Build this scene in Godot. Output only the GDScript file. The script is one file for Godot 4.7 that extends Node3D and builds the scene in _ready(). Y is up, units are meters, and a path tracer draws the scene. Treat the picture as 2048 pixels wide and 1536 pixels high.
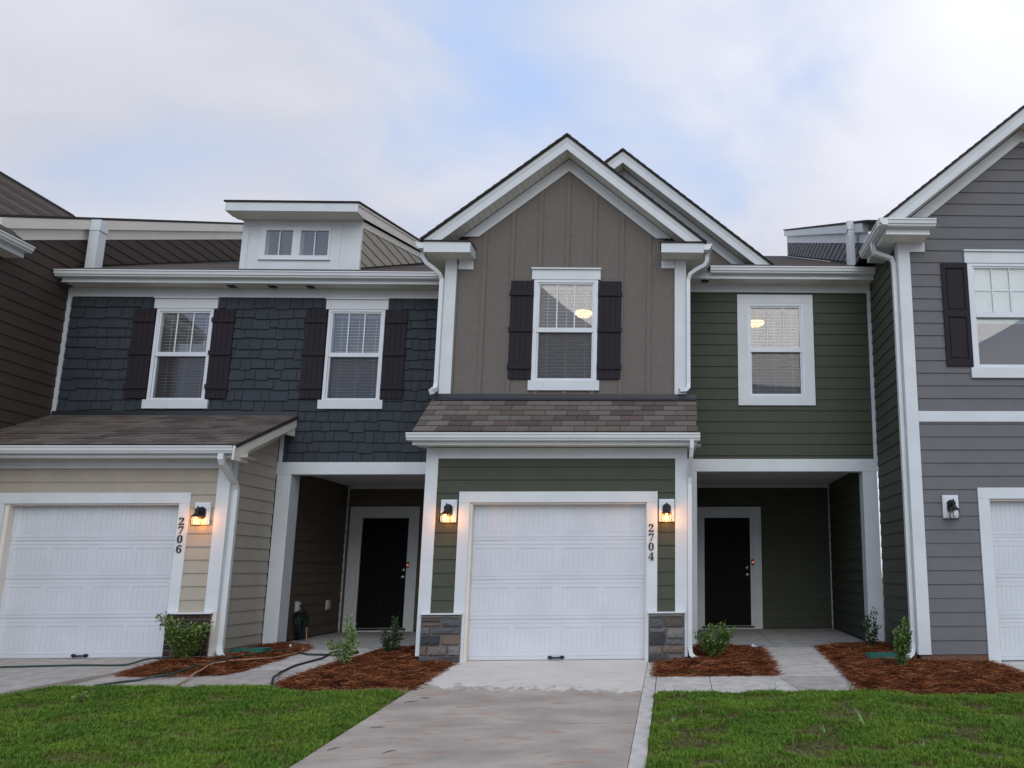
extends Node3D
# A row of new townhouses under a broken overcast sky, seen across a lawn and a short drive.

var M := {}
var rng := RandomNumberGenerator.new()
var meshes := {}

func _ready() -> void:
	rng.seed = 2704
	# ---------------------------------------------------------------- camera, sky, sun, exposure
	var cam := Camera3D.new()
	cam.name = "camera"
	add_child(cam)
	cam.projection = Camera3D.PROJECTION_FRUSTUM
	cam.near = 0.1
	cam.far = 600.0
	cam.size = 0.096
	cam.frustum_offset = Vector2(-0.023698, 0.005186)
	cam.position = Vector3(1.5405, 1.1493, 10.9618)
	cam.rotation_degrees = Vector3(10.3698, -1.9716, -0.2942)
	cam.current = true
	var we := WorldEnvironment.new()
	we.name = "world_environment"
	var env := Environment.new()
	env.background_mode = Environment.BG_SKY
	env.tonemap_mode = Environment.TONE_MAPPER_LINEAR
	env.tonemap_exposure = 1.08
	env.background_energy_multiplier = 1.0
	env.sdfgi_enabled = true
	env.ssao_enabled = true
	env.ssil_enabled = true
	env.sky = Sky.new()
	var pano := PanoramaSkyMaterial.new()
	pano.panorama = sky_picture()
	env.sky.sky_material = pano
	we.environment = env
	add_child(we)
	var sun := DirectionalLight3D.new()
	sun.name = "sun"
	sun.light_energy = 0.32
	sun.light_color = Color(1.0, 0.975, 0.94)
	sun.light_angular_distance = 50.0
	sun.shadow_enabled = true
	sun.rotation_degrees = Vector3(-38, 10, 0)
	add_child(sun)
	# ---------------------------------------------------------------- the place
	make_materials()
	ground_and_paving()
	house_centre()
	house_left()
	house_right()
	house_far_left()
	beds_and_lawn()
	small_things()

# ==================================================================== textures and materials
func lut_image(n: FastNoiseLite, size: int, ramp: Gradient) -> Image:
	var g := n.get_seamless_image(size, size)
	g.convert(Image.FORMAT_L8)
	var src := g.get_data()
	var lut := PackedByteArray()
	lut.resize(768)
	for i in 256:
		var c := ramp.sample(i / 255.0)
		lut[i * 3] = int(clampf(c.r, 0, 1) * 255)
		lut[i * 3 + 1] = int(clampf(c.g, 0, 1) * 255)
		lut[i * 3 + 2] = int(clampf(c.b, 0, 1) * 255)
	var out := PackedByteArray()
	out.resize(size * size * 3)
	for i in size * size:
		var k := src[i] * 3
		out[i * 3] = lut[k]
		out[i * 3 + 1] = lut[k + 1]
		out[i * 3 + 2] = lut[k + 2]
	return Image.create_from_data(size, size, false, Image.FORMAT_RGB8, out)

func noise(sd: int, freq: float, oct := 4) -> FastNoiseLite:
	var n := FastNoiseLite.new()
	n.seed = sd
	n.noise_type = FastNoiseLite.TYPE_SIMPLEX_SMOOTH
	n.frequency = freq
	n.fractal_type = FastNoiseLite.FRACTAL_FBM
	n.fractal_octaves = oct
	return n

func lin(r: float, g: float, b: float) -> Color:
	return Color(r, g, b).linear_to_srgb()

func grain(sd: int, freq: float, amount: float, size := 256, oct := 4) -> ImageTexture:
	# a light grey grain that multiplies the base colour
	var gr := Gradient.new()
	gr.offsets = PackedFloat32Array([0.15, 0.85])
	gr.colors = PackedColorArray([Color(1 - amount, 1 - amount, 1 - amount), Color.WHITE])
	return ImageTexture.create_from_image(lut_image(noise(sd, freq, oct), size, gr))

func mat(called: String, c: Color, rough := 0.7, tex: Texture2D = null, scale := 1.0, spec := 0.5) -> StandardMaterial3D:
	var m := StandardMaterial3D.new()
	m.resource_name = called
	m.albedo_color = c
	m.roughness = rough
	m.metallic_specular = spec
	if tex:
		m.albedo_texture = tex
		m.uv1_triplanar = true
		m.uv1_world_triplanar = true
		m.uv1_scale = Vector3.ONE * scale
	M[called] = m
	return m

func make_materials() -> void:
	var fine := grain(1, 0.03, 0.05)
	var paint := grain(2, 0.012, 0.03, 256, 5)
	var gritty := grain(3, 0.09, 0.35, 256, 3)
	var patchy := grain(4, 0.02, 0.13, 256, 5)
	mat("white_paint", lin(0.69, 0.735, 0.745), 0.5, paint, 0.7)
	mat("white_vinyl", lin(0.73, 0.77, 0.80), 0.35, paint, 0.5)
	mat("cream_vinyl", lin(0.78, 0.74, 0.65), 0.5, paint, 0.6)
	mat("soffit", lin(0.82, 0.80, 0.73), 0.55, paint, 0.8)
	mat("gutter_white", lin(0.74, 0.78, 0.78), 0.3, paint, 0.5)
	mat("green_siding", lin(0.082, 0.090, 0.066), 0.6, paint, 0.9, 0.22)
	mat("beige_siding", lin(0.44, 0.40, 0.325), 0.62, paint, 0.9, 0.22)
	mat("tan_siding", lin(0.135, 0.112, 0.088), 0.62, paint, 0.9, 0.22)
	mat("grey_siding", lin(0.172, 0.174, 0.180), 0.6, paint, 0.9, 0.22)
	mat("dark_brown_siding", lin(0.076, 0.057, 0.048), 0.6, paint, 0.9, 0.22)
	mat("taupe_panel", lin(0.180, 0.163, 0.143), 0.65, fine, 1.5, 0.22)
	for k in 3:
		mat("blue_shake_%d" % k, lin(0.046 + 0.003 * k, 0.056 + 0.003 * k, 0.066 + 0.003 * k), 0.6, fine, 1.2, 0.22)
	mat("shutter", lin(0.030, 0.026, 0.031), 0.6, fine, 2.0, 0.25)
	mat("flashing", lin(0.028, 0.03, 0.036), 0.35)
	mat("sheathing", lin(0.03, 0.03, 0.03), 0.9)
	var shingle_tones := [[0.225, 0.188, 0.158], [0.190, 0.156, 0.133], [0.265, 0.222, 0.187], [0.195, 0.145, 0.126], [0.148, 0.124, 0.108], [0.240, 0.210, 0.180]]
	for k in shingle_tones.size():
		var t = shingle_tones[k]
		mat("shingle_%d" % k, lin(t[0], t[1], t[2]), 0.95, gritty, 3.0, 0.2)
	mat("roofing", lin(0.055, 0.048, 0.043), 0.95, gritty, 2.0)
	mat("front_door", lin(0.012, 0.010, 0.010), 0.6, null, 1.0, 0.2)
	mat("black_metal", lin(0.012, 0.012, 0.013), 0.45)
	var br := mat("bronze", lin(0.3, 0.28, 0.25), 0.35)
	br.metallic = 1.0
	mat("black_plastic", lin(0.01, 0.01, 0.01), 0.5)
	mat("garage_door_white", lin(0.66, 0.695, 0.735), 0.4, paint, 0.5)
	mat("slat", lin(0.50, 0.52, 0.53), 0.5)
	mat("shade_cloth", lin(0.22, 0.40, 0.43), 0.7)
	mat("room_paint", lin(0.075, 0.075, 0.08), 0.8)
	mat("concrete", lin(0.60, 0.56, 0.50), 0.85, patchy, 0.8)
	mat("concrete_grey", lin(0.45, 0.405, 0.355), 0.85, patchy, 0.8)
	mat("concrete_porch", lin(0.45, 0.445, 0.43), 0.8, patchy, 0.6)
	mat("foundation", lin(0.25, 0.13, 0.085), 0.9, gritty, 1.5)
	mat("mortar", lin(0.27, 0.26, 0.24), 0.95, gritty, 4.0)
	mat("soil", lin(0.17, 0.12, 0.075), 0.95, gritty, 2.0)
	mat("turf", lin(0.13, 0.125, 0.045), 0.95, gritty, 2.5)
	mat("mulch", lin(0.055, 0.018, 0.010), 0.95, gritty, 3.0)
	mat("asphalt", lin(0.05, 0.05, 0.05), 0.9, gritty, 1.0)
	var tones := {"slate": [0.075, 0.078, 0.088], "grey": [0.21, 0.21, 0.21], "blue_grey": [0.15, 0.155, 0.165], "tan": [0.27, 0.20, 0.15], "pink_grey": [0.27, 0.235, 0.21], "brown": [0.16, 0.13, 0.11], "light": [0.30, 0.29, 0.27], "dark": [0.10, 0.098, 0.10]}
	for k in tones:
		mat("stone_" + k, lin(tones[k][0], tones[k][1], tones[k][2]), 0.9, gritty, 5.0)
	mat("brick_0", lin(0.062, 0.028, 0.022), 0.85, gritty, 5.0)
	mat("brick_1", lin(0.040, 0.022, 0.019), 0.85, gritty, 5.0)
	mat("brick_2", lin(0.095, 0.042, 0.030), 0.85, gritty, 5.0)
	mat("hose_green", lin(0.014, 0.050, 0.034), 0.35)
	mat("hose_dark", lin(0.012, 0.028, 0.028), 0.4)
	mat("cord_tan", lin(0.46, 0.27, 0.17), 0.5)
	mat("lid_green", lin(0.012, 0.13, 0.098), 0.5, fine, 4.0)
	mat("bark", lin(0.10, 0.07, 0.045), 0.9)
	mat("twig", lin(0.05, 0.035, 0.025), 0.9)
	mat("number_black", lin(0.012, 0.012, 0.014), 0.4)
	var leaf := mat("leaf", Color.WHITE, 0.45)
	leaf.vertex_color_use_as_albedo = true
	leaf.backlight = Color(0.25, 0.3, 0.1)
	var blade := mat("grass_blade", Color.WHITE, 0.7, null, 1.0, 0.2)
	blade.vertex_color_use_as_albedo = true
	blade.backlight = Color(0.2, 0.25, 0.05)
	var straw := mat("straw", Color.WHITE, 0.8, null, 1.0, 0.15)
	straw.vertex_color_use_as_albedo = true
	var gl := mat("glass", Color(1, 1, 1, 0.02), 0.0)
	gl.transparency = BaseMaterial3D.TRANSPARENCY_ALPHA
	var gl2 := mat("lamp_glass", Color(1, 1, 1, 0.04), 0.02)
	gl2.transparency = BaseMaterial3D.TRANSPARENCY_ALPHA
	var scr := mat("screen_mesh", Color(0.10, 0.12, 0.15, 0.2), 0.8)
	scr.transparency = BaseMaterial3D.TRANSPARENCY_ALPHA
	var bulb := mat("bulb", Color(1, 0.85, 0.6), 0.3)
	bulb.emission_enabled = true
	bulb.emission = Color(1.0, 0.66, 0.30)
	bulb.emission_energy_multiplier = 9.0
	mat("bulb_off", lin(0.8, 0.8, 0.78), 0.2)
	var bowl := mat("lamp_bowl", Color(1, 0.9, 0.7), 0.4)
	bowl.emission_enabled = true
	bowl.emission = Color(1.0, 0.80, 0.52)
	bowl.emission_energy_multiplier = 2.0
	var led := mat("led", Color(1, 0.5, 0.3), 0.4)
	led.emission_enabled = true
	led.emission = Color(1.0, 0.35, 0.15)
	led.emission_energy_multiplier = 1.5

func sky_picture() -> ImageTexture:
	# one thin, broken cloud sheet over the whole sky, with pale blue in its gaps
	var w := 1800
	var h := 900
	var big := noise(101, 0.55, 5)
	var mid := noise(23, 2.2, 6)
	var low := noise(37, 0.45, 3)
	var warp := noise(61, 0.8, 3)
	var data := PackedByteArray()
	data.resize(w * h * 3)
	var blue := Color(0.685, 0.79, 0.965)
	for y in h:
		var el := (0.5 - (y + 0.5) / h) * PI
		if el < -0.03:
			for x in w:
				var k := (y * w + x) * 3
				data[k] = 150
				data[k + 1] = 148
				data[k + 2] = 142
			continue
		var ce := cos(el)
		var se := maxf(sin(el), 0.0)
		for x in w:
			var az := ((x + 0.5) / w - 0.5) * TAU      # the middle of the picture looks to the street
			# the direction meets a flat layer overhead
			var q := Vector2(sin(az), -cos(az)) * ce / (se + 0.32)
			var v := warp.get_noise_2d(q.x + 7.0, q.y) * 0.22
			var a := big.get_noise_2d(q.x + v - 0.08, q.y - v)
			var b := mid.get_noise_2d(q.x * 1.1 + v * 1.5, q.y * 1.4 + 5.0)
			var l := low.get_noise_2d(q.x * 1.2 + 9.0, q.y * 1.2)
			# the sheet thins out towards the street side, as the blue in the window panes shows
			var cover := smoothstep(-0.46, 0.34, a * 0.8 + 0.42 * b + 0.86 - 1.05 * se - 0.55 * smoothstep(-0.3, 0.9, cos(az)))
			cover = 0.10 + 0.90 * cover
			var br := 0.895 - 0.12 * l + 0.045 * b + 0.05 * a
			var cloud := Color(br * 0.972, br * 0.982, br * 1.03)
			var c := blue.lerp(cloud, cover)
			var k := (y * w + x) * 3
			data[k] = int(clampf(c.r, 0, 1) * 255)
			data[k + 1] = int(clampf(c.g, 0, 1) * 255)
			data[k + 2] = int(clampf(c.b, 0, 1) * 255)
	return ImageTexture.create_from_image(Image.create_from_data(w, h, false, Image.FORMAT_RGB8, data))

# ==================================================================== geometry helpers
func begin() -> SurfaceTool:
	var s := SurfaceTool.new()
	s.begin(Mesh.PRIMITIVE_TRIANGLES)
	return s

func face(s: SurfaceTool, p: Array, out: Vector3) -> void:
	# a convex polygon, wound so that its front looks along out
	var n: Vector3 = (p[2] - p[0]).cross(p[1] - p[0])
	if n.length_squared() < 1e-16 and p.size() > 3:
		n = (p[3] - p[0]).cross(p[2] - p[0])
	if n.dot(out) < 0:
		p = p.duplicate()
		p.reverse()
		n = -n
	s.set_normal(n.normalized())
	for i in range(1, p.size() - 1):
		s.add_vertex(p[0])
		s.add_vertex(p[i])
		s.add_vertex(p[i + 1])

func box(s: SurfaceTool, a: Vector3, b: Vector3) -> void:
	var lo := Vector3(minf(a.x, b.x), minf(a.y, b.y), minf(a.z, b.z))
	var hi := Vector3(maxf(a.x, b.x), maxf(a.y, b.y), maxf(a.z, b.z))
	var v := []
	for i in 8:
		v.append(Vector3(hi.x if i & 1 else lo.x, hi.y if i & 2 else lo.y, hi.z if i & 4 else lo.z))
	face(s, [v[0], v[1], v[3], v[2]], Vector3.FORWARD)
	face(s, [v[4], v[5], v[7], v[6]], Vector3.BACK)
	face(s, [v[0], v[2], v[6], v[4]], Vector3.LEFT)
	face(s, [v[1], v[3], v[7], v[5]], Vector3.RIGHT)
	face(s, [v[0], v[1], v[5], v[4]], Vector3.DOWN)
	face(s, [v[2], v[3], v[7], v[6]], Vector3.UP)

func fbox(s: SurfaceTool, f: Transform3D, u0: float, u1: float, v0: float, v1: float, w0: float, w1: float) -> void:
	# a box in the frame f (u along, v up the surface, w out of it)
	slab(s, rect(u0, v0, u1, v1), f, w1, w1, v0, v1, w0)

func rect(u0: float, v0: float, u1: float, v1: float) -> PackedVector2Array:
	return PackedVector2Array([Vector2(u0, v0), Vector2(u1, v0), Vector2(u1, v1), Vector2(u0, v1)])

func area(p: PackedVector2Array) -> float:
	var a := 0.0
	for i in p.size():
		a += p[i].cross(p[(i + 1) % p.size()])
	return a * 0.5

func slab(s: SurfaceTool, poly: PackedVector2Array, f: Transform3D, wb: float, wt: float, vb: float, vt: float, back: float) -> void:
	# poly in (u, v); its front lies at wb where v = vb and at wt where v = vt; its back at w = back
	var p := poly
	if area(p) < 0:
		p = p.duplicate()
		p.reverse()
	var k := (wt - wb) / maxf(vt - vb, 1e-5)
	var fr := []
	var bk := []
	for q in p:
		fr.append(f * Vector3(q.x, q.y, wb + k * (q.y - vb)))
		bk.append(f * Vector3(q.x, q.y, back))
	var n := f.basis.z
	var idx := Geometry2D.triangulate_polygon(p)
	for i in range(0, idx.size(), 3):
		face(s, [fr[idx[i]], fr[idx[i + 1]], fr[idx[i + 2]]], n)
		face(s, [bk[idx[i]], bk[idx[i + 1]], bk[idx[i + 2]]], -n)
	for i in p.size():
		var j := (i + 1) % p.size()
		var e := p[j] - p[i]
		face(s, [fr[i], fr[j], bk[j], bk[i]], f.basis * Vector3(e.y, -e.x, 0))

func extrude(s: SurfaceTool, prof: PackedVector2Array, f: Transform3D, u0: float, u1: float) -> void:
	# prof in (w, v), run along u
	var p := prof
	if area(p) < 0:
		p = p.duplicate()
		p.reverse()
	var idx := Geometry2D.triangulate_polygon(p)
	for u in [u0, u1]:
		for i in range(0, idx.size(), 3):
			var t := []
			for q in 3:
				t.append(f * Vector3(u, p[idx[i + q]].y, p[idx[i + q]].x))
			face(s, t, f.basis.x * (1.0 if u == maxf(u0, u1) else -1.0))
	for i in p.size():
		var a := p[i]
		var b := p[(i + 1) % p.size()]
		face(s, [f * Vector3(u0, a.y, a.x), f * Vector3(u1, a.y, a.x), f * Vector3(u1, b.y, b.x), f * Vector3(u0, b.y, b.x)], f.basis * Vector3(0, -(b.x - a.x), b.y - a.y))

func lathe(s: SurfaceTool, prof: Array, at: Vector3, sides := 16, axis := Vector3.UP, squash := 1.0) -> void:
	# prof: [radius, height] pairs
	var b := Basis()
	if axis != Vector3.UP:
		var x := axis.cross(Vector3(0.3, 0.2, 0.9)).normalized()
		b = Basis(x, axis.normalized(), x.cross(axis).normalized())
	for i in prof.size() - 1:
		var p0 = prof[i]
		var p1 = prof[i + 1]
		for k in sides:
			var a0 := TAU * k / sides
			var a1 := TAU * (k + 1) / sides
			var d0 := Vector3(cos(a0), 0, sin(a0) * squash)
			var d1 := Vector3(cos(a1), 0, sin(a1) * squash)
			var nh := Vector2(p1[1] - p0[1], -(p1[0] - p0[0]))
			var out := ((d0 + d1) * 0.5).normalized() * nh.x + Vector3(0, nh.y, 0)
			var q := [at + b * (d0 * p0[0] + Vector3(0, p0[1], 0)), at + b * (d1 * p0[0] + Vector3(0, p0[1], 0)), at + b * (d1 * p1[0] + Vector3(0, p1[1], 0)), at + b * (d0 * p1[0] + Vector3(0, p1[1], 0))]
			if p0[0] < 1e-5:
				q.remove_at(1)
			elif p1[0] < 1e-5:
				q.remove_at(2)
			face(s, q, b * out)

func tube(s: SurfaceTool, path: Array, radius, sides := 8) -> void:
	# radius: one number or one for each point
	var rings := []
	var ref := Vector3(0.13, 0.97, 0.21)
	for i in path.size():
		var t: Vector3 = (path[mini(i + 1, path.size() - 1)] - path[maxi(i - 1, 0)]).normalized()
		if absf(t.dot(ref)) > 0.95:
			ref = Vector3(0.9, 0.1, 0.3)
		var x := ref.cross(t).normalized()
		var y := t.cross(x)
		ref = y
		var r: float = radius[i] if radius is Array else radius
		var ring := []
		for k in sides:
			var a := TAU * k / sides
			ring.append([path[i] + (x * cos(a) + y * sin(a)) * r, x * cos(a) + y * sin(a)])
		rings.append(ring)
	for i in path.size() - 1:
		for k in sides:
			var j := (k + 1) % sides
			var q := [rings[i][k], rings[i][j], rings[i + 1][j], rings[i + 1][k]]
			var n: Vector3 = (q[2][0] - q[0][0]).cross(q[1][0] - q[0][0])
			var o := [0, 1, 2, 0, 2, 3] if n.dot(q[0][1]) > 0 else [0, 2, 1, 0, 3, 2]
			for e in o:
				s.set_normal(q[e][1])
				s.add_vertex(q[e][0])
	for e in [0, path.size() - 1]:
		var t: Vector3 = path[1] - path[0] if e == 0 else path[-2] - path[-1]
		var c := []
		for k in sides:
			c.append(rings[e][k][0])
		face(s, c, -t)

func duct(s: SurfaceTool, path: Array, across: Vector3, wide: float, deep: float) -> void:
	# a rectangular pipe: wide along across, deep at right angles to it
	var rings := []
	for i in path.size():
		var t: Vector3 = (path[mini(i + 1, path.size() - 1)] - path[maxi(i - 1, 0)]).normalized()
		var d := t.cross(across).normalized()
		var a := d.cross(t).normalized()
		var c: Vector3 = path[i]
		rings.append([c + a * wide / 2 + d * deep / 2, c - a * wide / 2 + d * deep / 2, c - a * wide / 2 - d * deep / 2, c + a * wide / 2 - d * deep / 2, c])
	for i in path.size() - 1:
		for k in 4:
			var j := (k + 1) % 4
			var m: Vector3 = (rings[i][k] + rings[i][j]) * 0.5 - rings[i][4]
			face(s, [rings[i][k], rings[i][j], rings[i + 1][j], rings[i + 1][k]], m)
	face(s, rings[0].slice(0, 4), path[0] - path[1])
	face(s, rings[-1].slice(0, 4), path[-1] - path[-2])

# ---- frames: u along the wall, v up, w out of it
func front(z: float) -> Transform3D:
	return Transform3D(Basis(Vector3.RIGHT, Vector3.UP, Vector3.BACK), Vector3(0, 0, z))

func right_side(x: float) -> Transform3D:      # faces +x, u = -z
	return Transform3D(Basis(Vector3.FORWARD, Vector3.UP, Vector3.RIGHT), Vector3(x, 0, 0))

func left_side(x: float) -> Transform3D:       # faces -x, u = z
	return Transform3D(Basis(Vector3.BACK, Vector3.UP, Vector3.LEFT), Vector3(x, 0, 0))

func pitch_back(y: float, z: float, slope: float) -> Transform3D:   # a roof that rises away from the street
	var k := 1.0 / sqrt(1 + slope * slope)
	return Transform3D(Basis(Vector3.RIGHT, Vector3(0, slope * k, -k), Vector3(0, k, slope * k)), Vector3(0, y, z))

func pitch_side(x: float, y: float, slope: float, to_left: bool) -> Transform3D:
	# a roof whose eave at (x, y) runs along z; to_left: it rises to the left (faces right)
	var k := 1.0 / sqrt(1 + slope * slope)
	if to_left:
		return Transform3D(Basis(Vector3.FORWARD, Vector3(-k, slope * k, 0), Vector3(slope * k, k, 0)), Vector3(x, y, 0))
	return Transform3D(Basis(Vector3.BACK, Vector3(k, slope * k, 0), Vector3(-slope * k, k, 0)), Vector3(x, y, 0))

# ---- nodes
func thing(called: String, label: String, category: String, at: Vector3, group := "") -> Node3D:
	var o := Node3D.new()
	o.name = numbered(called)
	o.position = at
	o.set_meta("label", label)
	o.set_meta("category", category)
	if group:
		o.set_meta("group", group)
	add_child(o)
	return o

func numbered(called: String) -> String:
	if not has_node(called):
		return called
	var k := 1
	while has_node("%s_%03d" % [called, k]):
		k += 1
	return "%s_%03d" % [called, k]

func put(called: String, s: SurfaceTool, m: String, parent: Node3D) -> MeshInstance3D:
	# commits what s holds (world coordinates) as one named piece of parent
	var o := MeshInstance3D.new()
	o.mesh = s.commit()
	o.material_override = M[m]
	o.name = called
	parent.add_child(o, true)
	o.global_transform = Transform3D.IDENTITY
	return o

func put_box(called: String, a: Vector3, b: Vector3, m: String, parent: Node3D) -> MeshInstance3D:
	var s := begin()
	box(s, a, b)
	return put(called, s, m, parent)

func put_fbox(called: String, f: Transform3D, u0: float, u1: float, v0: float, v1: float, w0: float, w1: float, m: String, parent: Node3D) -> MeshInstance3D:
	var s := begin()
	fbox(s, f, u0, u1, v0, v1, w0, w1)
	return put(called, s, m, parent)

func holder(called: String, parent: Node3D) -> Node3D:
	var o := Node3D.new()
	o.name = called
	parent.add_child(o, true)
	o.global_transform = Transform3D.IDENTITY
	return o

func structure(o: Node3D, label := "") -> Node3D:
	o.set_meta("kind", "structure")
	if label:
		o.set_meta("label", label)
	return o

# ---- claddings
func cut(poly: PackedVector2Array, opens: Array) -> Array:
	var res := [poly]
	for o in opens:
		var nxt := []
		for p in res:
			for q in Geometry2D.clip_polygons(p, o):
				if absf(area(q)) > 2e-4:
					nxt.append(q)
		res = nxt
	return res

func wall(called: String, f: Transform3D, poly: PackedVector2Array, opens: Array, thick: float, m: String, parent: Node3D) -> MeshInstance3D:
	# the wall behind the cladding, with its openings
	var us := []
	var vlo := 1e9
	var vhi := -1e9
	for q in poly:
		us.append(q.x)
		vlo = minf(vlo, q.y)
		vhi = maxf(vhi, q.y)
	var lo: float = us.min()
	var hi: float = us.max()
	us = [lo, hi]
	for o in opens:
		for q in o:
			if q.x > lo + 0.001 and q.x < hi - 0.001:
				us.append(q.x)
	us.sort()
	var s := begin()
	for i in us.size() - 1:
		if us[i + 1] - us[i] < 0.002:
			continue
		for strip in Geometry2D.intersect_polygons(poly, rect(us[i], vlo - 1, us[i + 1], vhi + 1)):
			for q in cut(strip, opens):
				slab(s, q, f, -0.001, -0.001, 0, 1, -thick)
	return put(called, s, m, parent)

func planks(f: Transform3D, poly: PackedVector2Array, opens: Array, v0: float, step: float, m: String, parent: Node3D, longest := 3.66) -> void:
	# lap siding: each board thick at its lower edge, over the top of the one below
	var vlo := 1e9
	var vhi := -1e9
	var ulo := 1e9
	var uhi := -1e9
	for q in poly:
		vlo = minf(vlo, q.y)
		vhi = maxf(vhi, q.y)
		ulo = minf(ulo, q.x)
		uhi = maxf(uhi, q.x)
	var row := int(floor((vlo - v0) / step))
	while v0 + row * step < vhi - 0.01:
		var a := v0 + row * step
		var b := a + step
		var joints := [ulo - 1, uhi + 1]
		if uhi - ulo > longest:
			joints = [ulo - 1, ulo + fmod(absf(row * 1.37 + 0.6), longest - 0.8) + 0.5]
			while joints[-1] < uhi:
				joints.append(joints[-1] + longest)
			joints[-1] = uhi + 1
		for j in joints.size() - 1:
			for strip in Geometry2D.intersect_polygons(poly, rect(joints[j] + 0.001, a, joints[j + 1] - 0.001, b)):
				for q in cut(strip, opens):
					var s := begin()
					var jut := rng.randf_range(-0.0015, 0.0015)
					slab(s, q, f, 0.017 + jut, 0.004, a, b, 0.0)
					put("siding_plank", s, m, parent)
		row += 1

func shared(key: String, f: Callable) -> ArrayMesh:
	if not meshes.has(key):
		meshes[key] = f.call()
	return meshes[key]

func lay(called: String, mesh: Mesh, m: String, at: Transform3D, parent: Node3D) -> MeshInstance3D:
	var o := MeshInstance3D.new()
	o.mesh = mesh
	o.material_override = M[m]
	o.name = called
	parent.add_child(o, true)
	o.global_transform = at
	return o

func tab_mesh(w: float, h: float, wb: float, wt: float) -> ArrayMesh:
	var s := begin()
	slab(s, rect(0, 0, w, h), Transform3D.IDENTITY, wb, wt, 0, h, 0)
	return s.commit()

func shakes(f: Transform3D, poly: PackedVector2Array, opens: Array, hidden: Array, v0: float, step: float, parent: Node3D) -> void:
	var widths := [0.13, 0.16, 0.20, 0.24, 0.29]
	var ulo := 1e9
	var uhi := -1e9
	var vhi := -1e9
	for q in poly:
		ulo = minf(ulo, q.x)
		uhi = maxf(uhi, q.x)
		vhi = maxf(vhi, q.y)
	var row := 0
	while v0 + row * step < vhi - 0.01:
		var u := ulo - rng.randf() * 0.15
		while u < uhi:
			var w: float = widths[rng.randi() % 5]
			var drop: float = [0.0, 0.014, 0.028][rng.randi() % 3]
			var a := v0 + row * step - (drop if row > 0 else 0.0)
			var b := v0 + (row + 1) * step
			var r := rect(u + 0.004, a, u + w - 0.004, b)
			u += w
			var skip := false
			for hdn in hidden:
				if Geometry2D.clip_polygons(r, hdn).is_empty():
					skip = true
			if skip:
				continue
			var m := "blue_shake_%d" % (rng.randi() % 3)
			for part in Geometry2D.intersect_polygons(r, poly):
				for q in cut(part, opens):
					if absf(area(q)) > absf(area(r)) * 0.999:
						var mesh := shared("shake_%.2f_%.3f" % [w, b - a], func(): return tab_mesh(w - 0.008, b - a, 0.025, 0.004))
						lay("shake", mesh, m, f * Transform3D(Basis(), Vector3(r[0].x, a, 0)), parent)
					else:
						var s := begin()
						slab(s, q, f, 0.025, 0.004, a, b, 0.0)
						put("shake", s, m, parent)
		row += 1

func roof_tabs(f: Transform3D, u0: float, u1: float, v1: float, step: float, parent: Node3D, tab := 0.305, left_cut := 0.0) -> void:
	# asphalt shingles in courses, every other course shifted by half a tab
	var row := 0
	var v := 0.0
	while v < v1 - 0.01:
		var h := minf(step, v1 - v)
		var u := u0 - (tab * (0.5 if row % 2 else 0.0)) - (0.03 if row % 3 == 1 else 0.0)
		while u < u1 - 0.01:
			var a := maxf(u, u0) + 0.004
			var b := minf(u + tab, u1) - 0.004
			u += tab
			if b - a < 0.02:
				continue
			var mesh := shared("tab_%.3f_%.3f" % [b - a, h], func(): return tab_mesh(b - a, h + 0.012, 0.016, 0.003))
			var pick := [0, 0, 1, 1, 2, 3, 4, 5, 5]
			lay("roof_shingle", mesh, "shingle_%d" % pick[rng.randi() % pick.size()], f * Transform3D(Basis(), Vector3(a, v, 0)), parent)
		v += step
		row += 1

func gutter_run(f: Transform3D, u0: float, u1: float, v: float, w: float, parent: Node3D) -> void:
	# a pressed gutter: rolled lip, flat face, stepped foot
	var s := begin()
	extrude(s, PackedVector2Array([Vector2(w, v - 0.005), Vector2(w + 0.012, v - 0.012), Vector2(w + 0.1, v - 0.012), Vector2(w + 0.106, v), Vector2(w + 0.122, v), Vector2(w + 0.124, v - 0.016), Vector2(w + 0.112, v - 0.020), Vector2(w + 0.104, v - 0.066), Vector2(w + 0.086, v - 0.074), Vector2(w + 0.084, v - 0.092), Vector2(w + 0.078, v - 0.098), Vector2(w, v - 0.098)]), f, u0, u1)
	put("gutter", s, "gutter_white", parent)

func eave(f: Transform3D, u0: float, u1: float, g0: float, g1: float, v_top: float, out: float, drop: float, parent: Node3D) -> void:
	# boxed eave: soffit panels, fascia and gutter in front of a wall at w = 0
	put_fbox("fascia", f, u0, u1, v_top - drop, v_top - 0.002, out - 0.02, out, "gutter_white", parent)
	put_fbox("fascia_lip", f, u0, u1, v_top - drop - 0.012, v_top - drop, out - 0.03, out + 0.008, "gutter_white", parent)
	gutter_run(f, g0, g1, v_top, out + 0.001, parent)
	var u := u0
	var so := holder("soffit", parent)
	while u < u1 - 0.01:
		var e := minf(u + 0.305, u1)
		var s := begin()
		fbox(s, f, u + 0.002, e - 0.002, v_top - drop + 0.002, v_top - drop + 0.012, 0.001, out - 0.03)
		for k in 2:
			fbox(s, f, u + 0.1 * (k + 1) - 0.004, minf(u + 0.1 * (k + 1) + 0.004, e - 0.003), v_top - drop - 0.001, v_top - drop + 0.002, 0.012, out - 0.035)
		put("soffit_panel", s, "soffit", so)
		u += 0.305

func downspout(path: Array, across: Vector3, parent: Node3D, wide := 0.075, deep := 0.055) -> void:
	var s := begin()
	duct(s, path, across, wide, deep)
	put("downspout", s, "gutter_white", parent)

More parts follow.
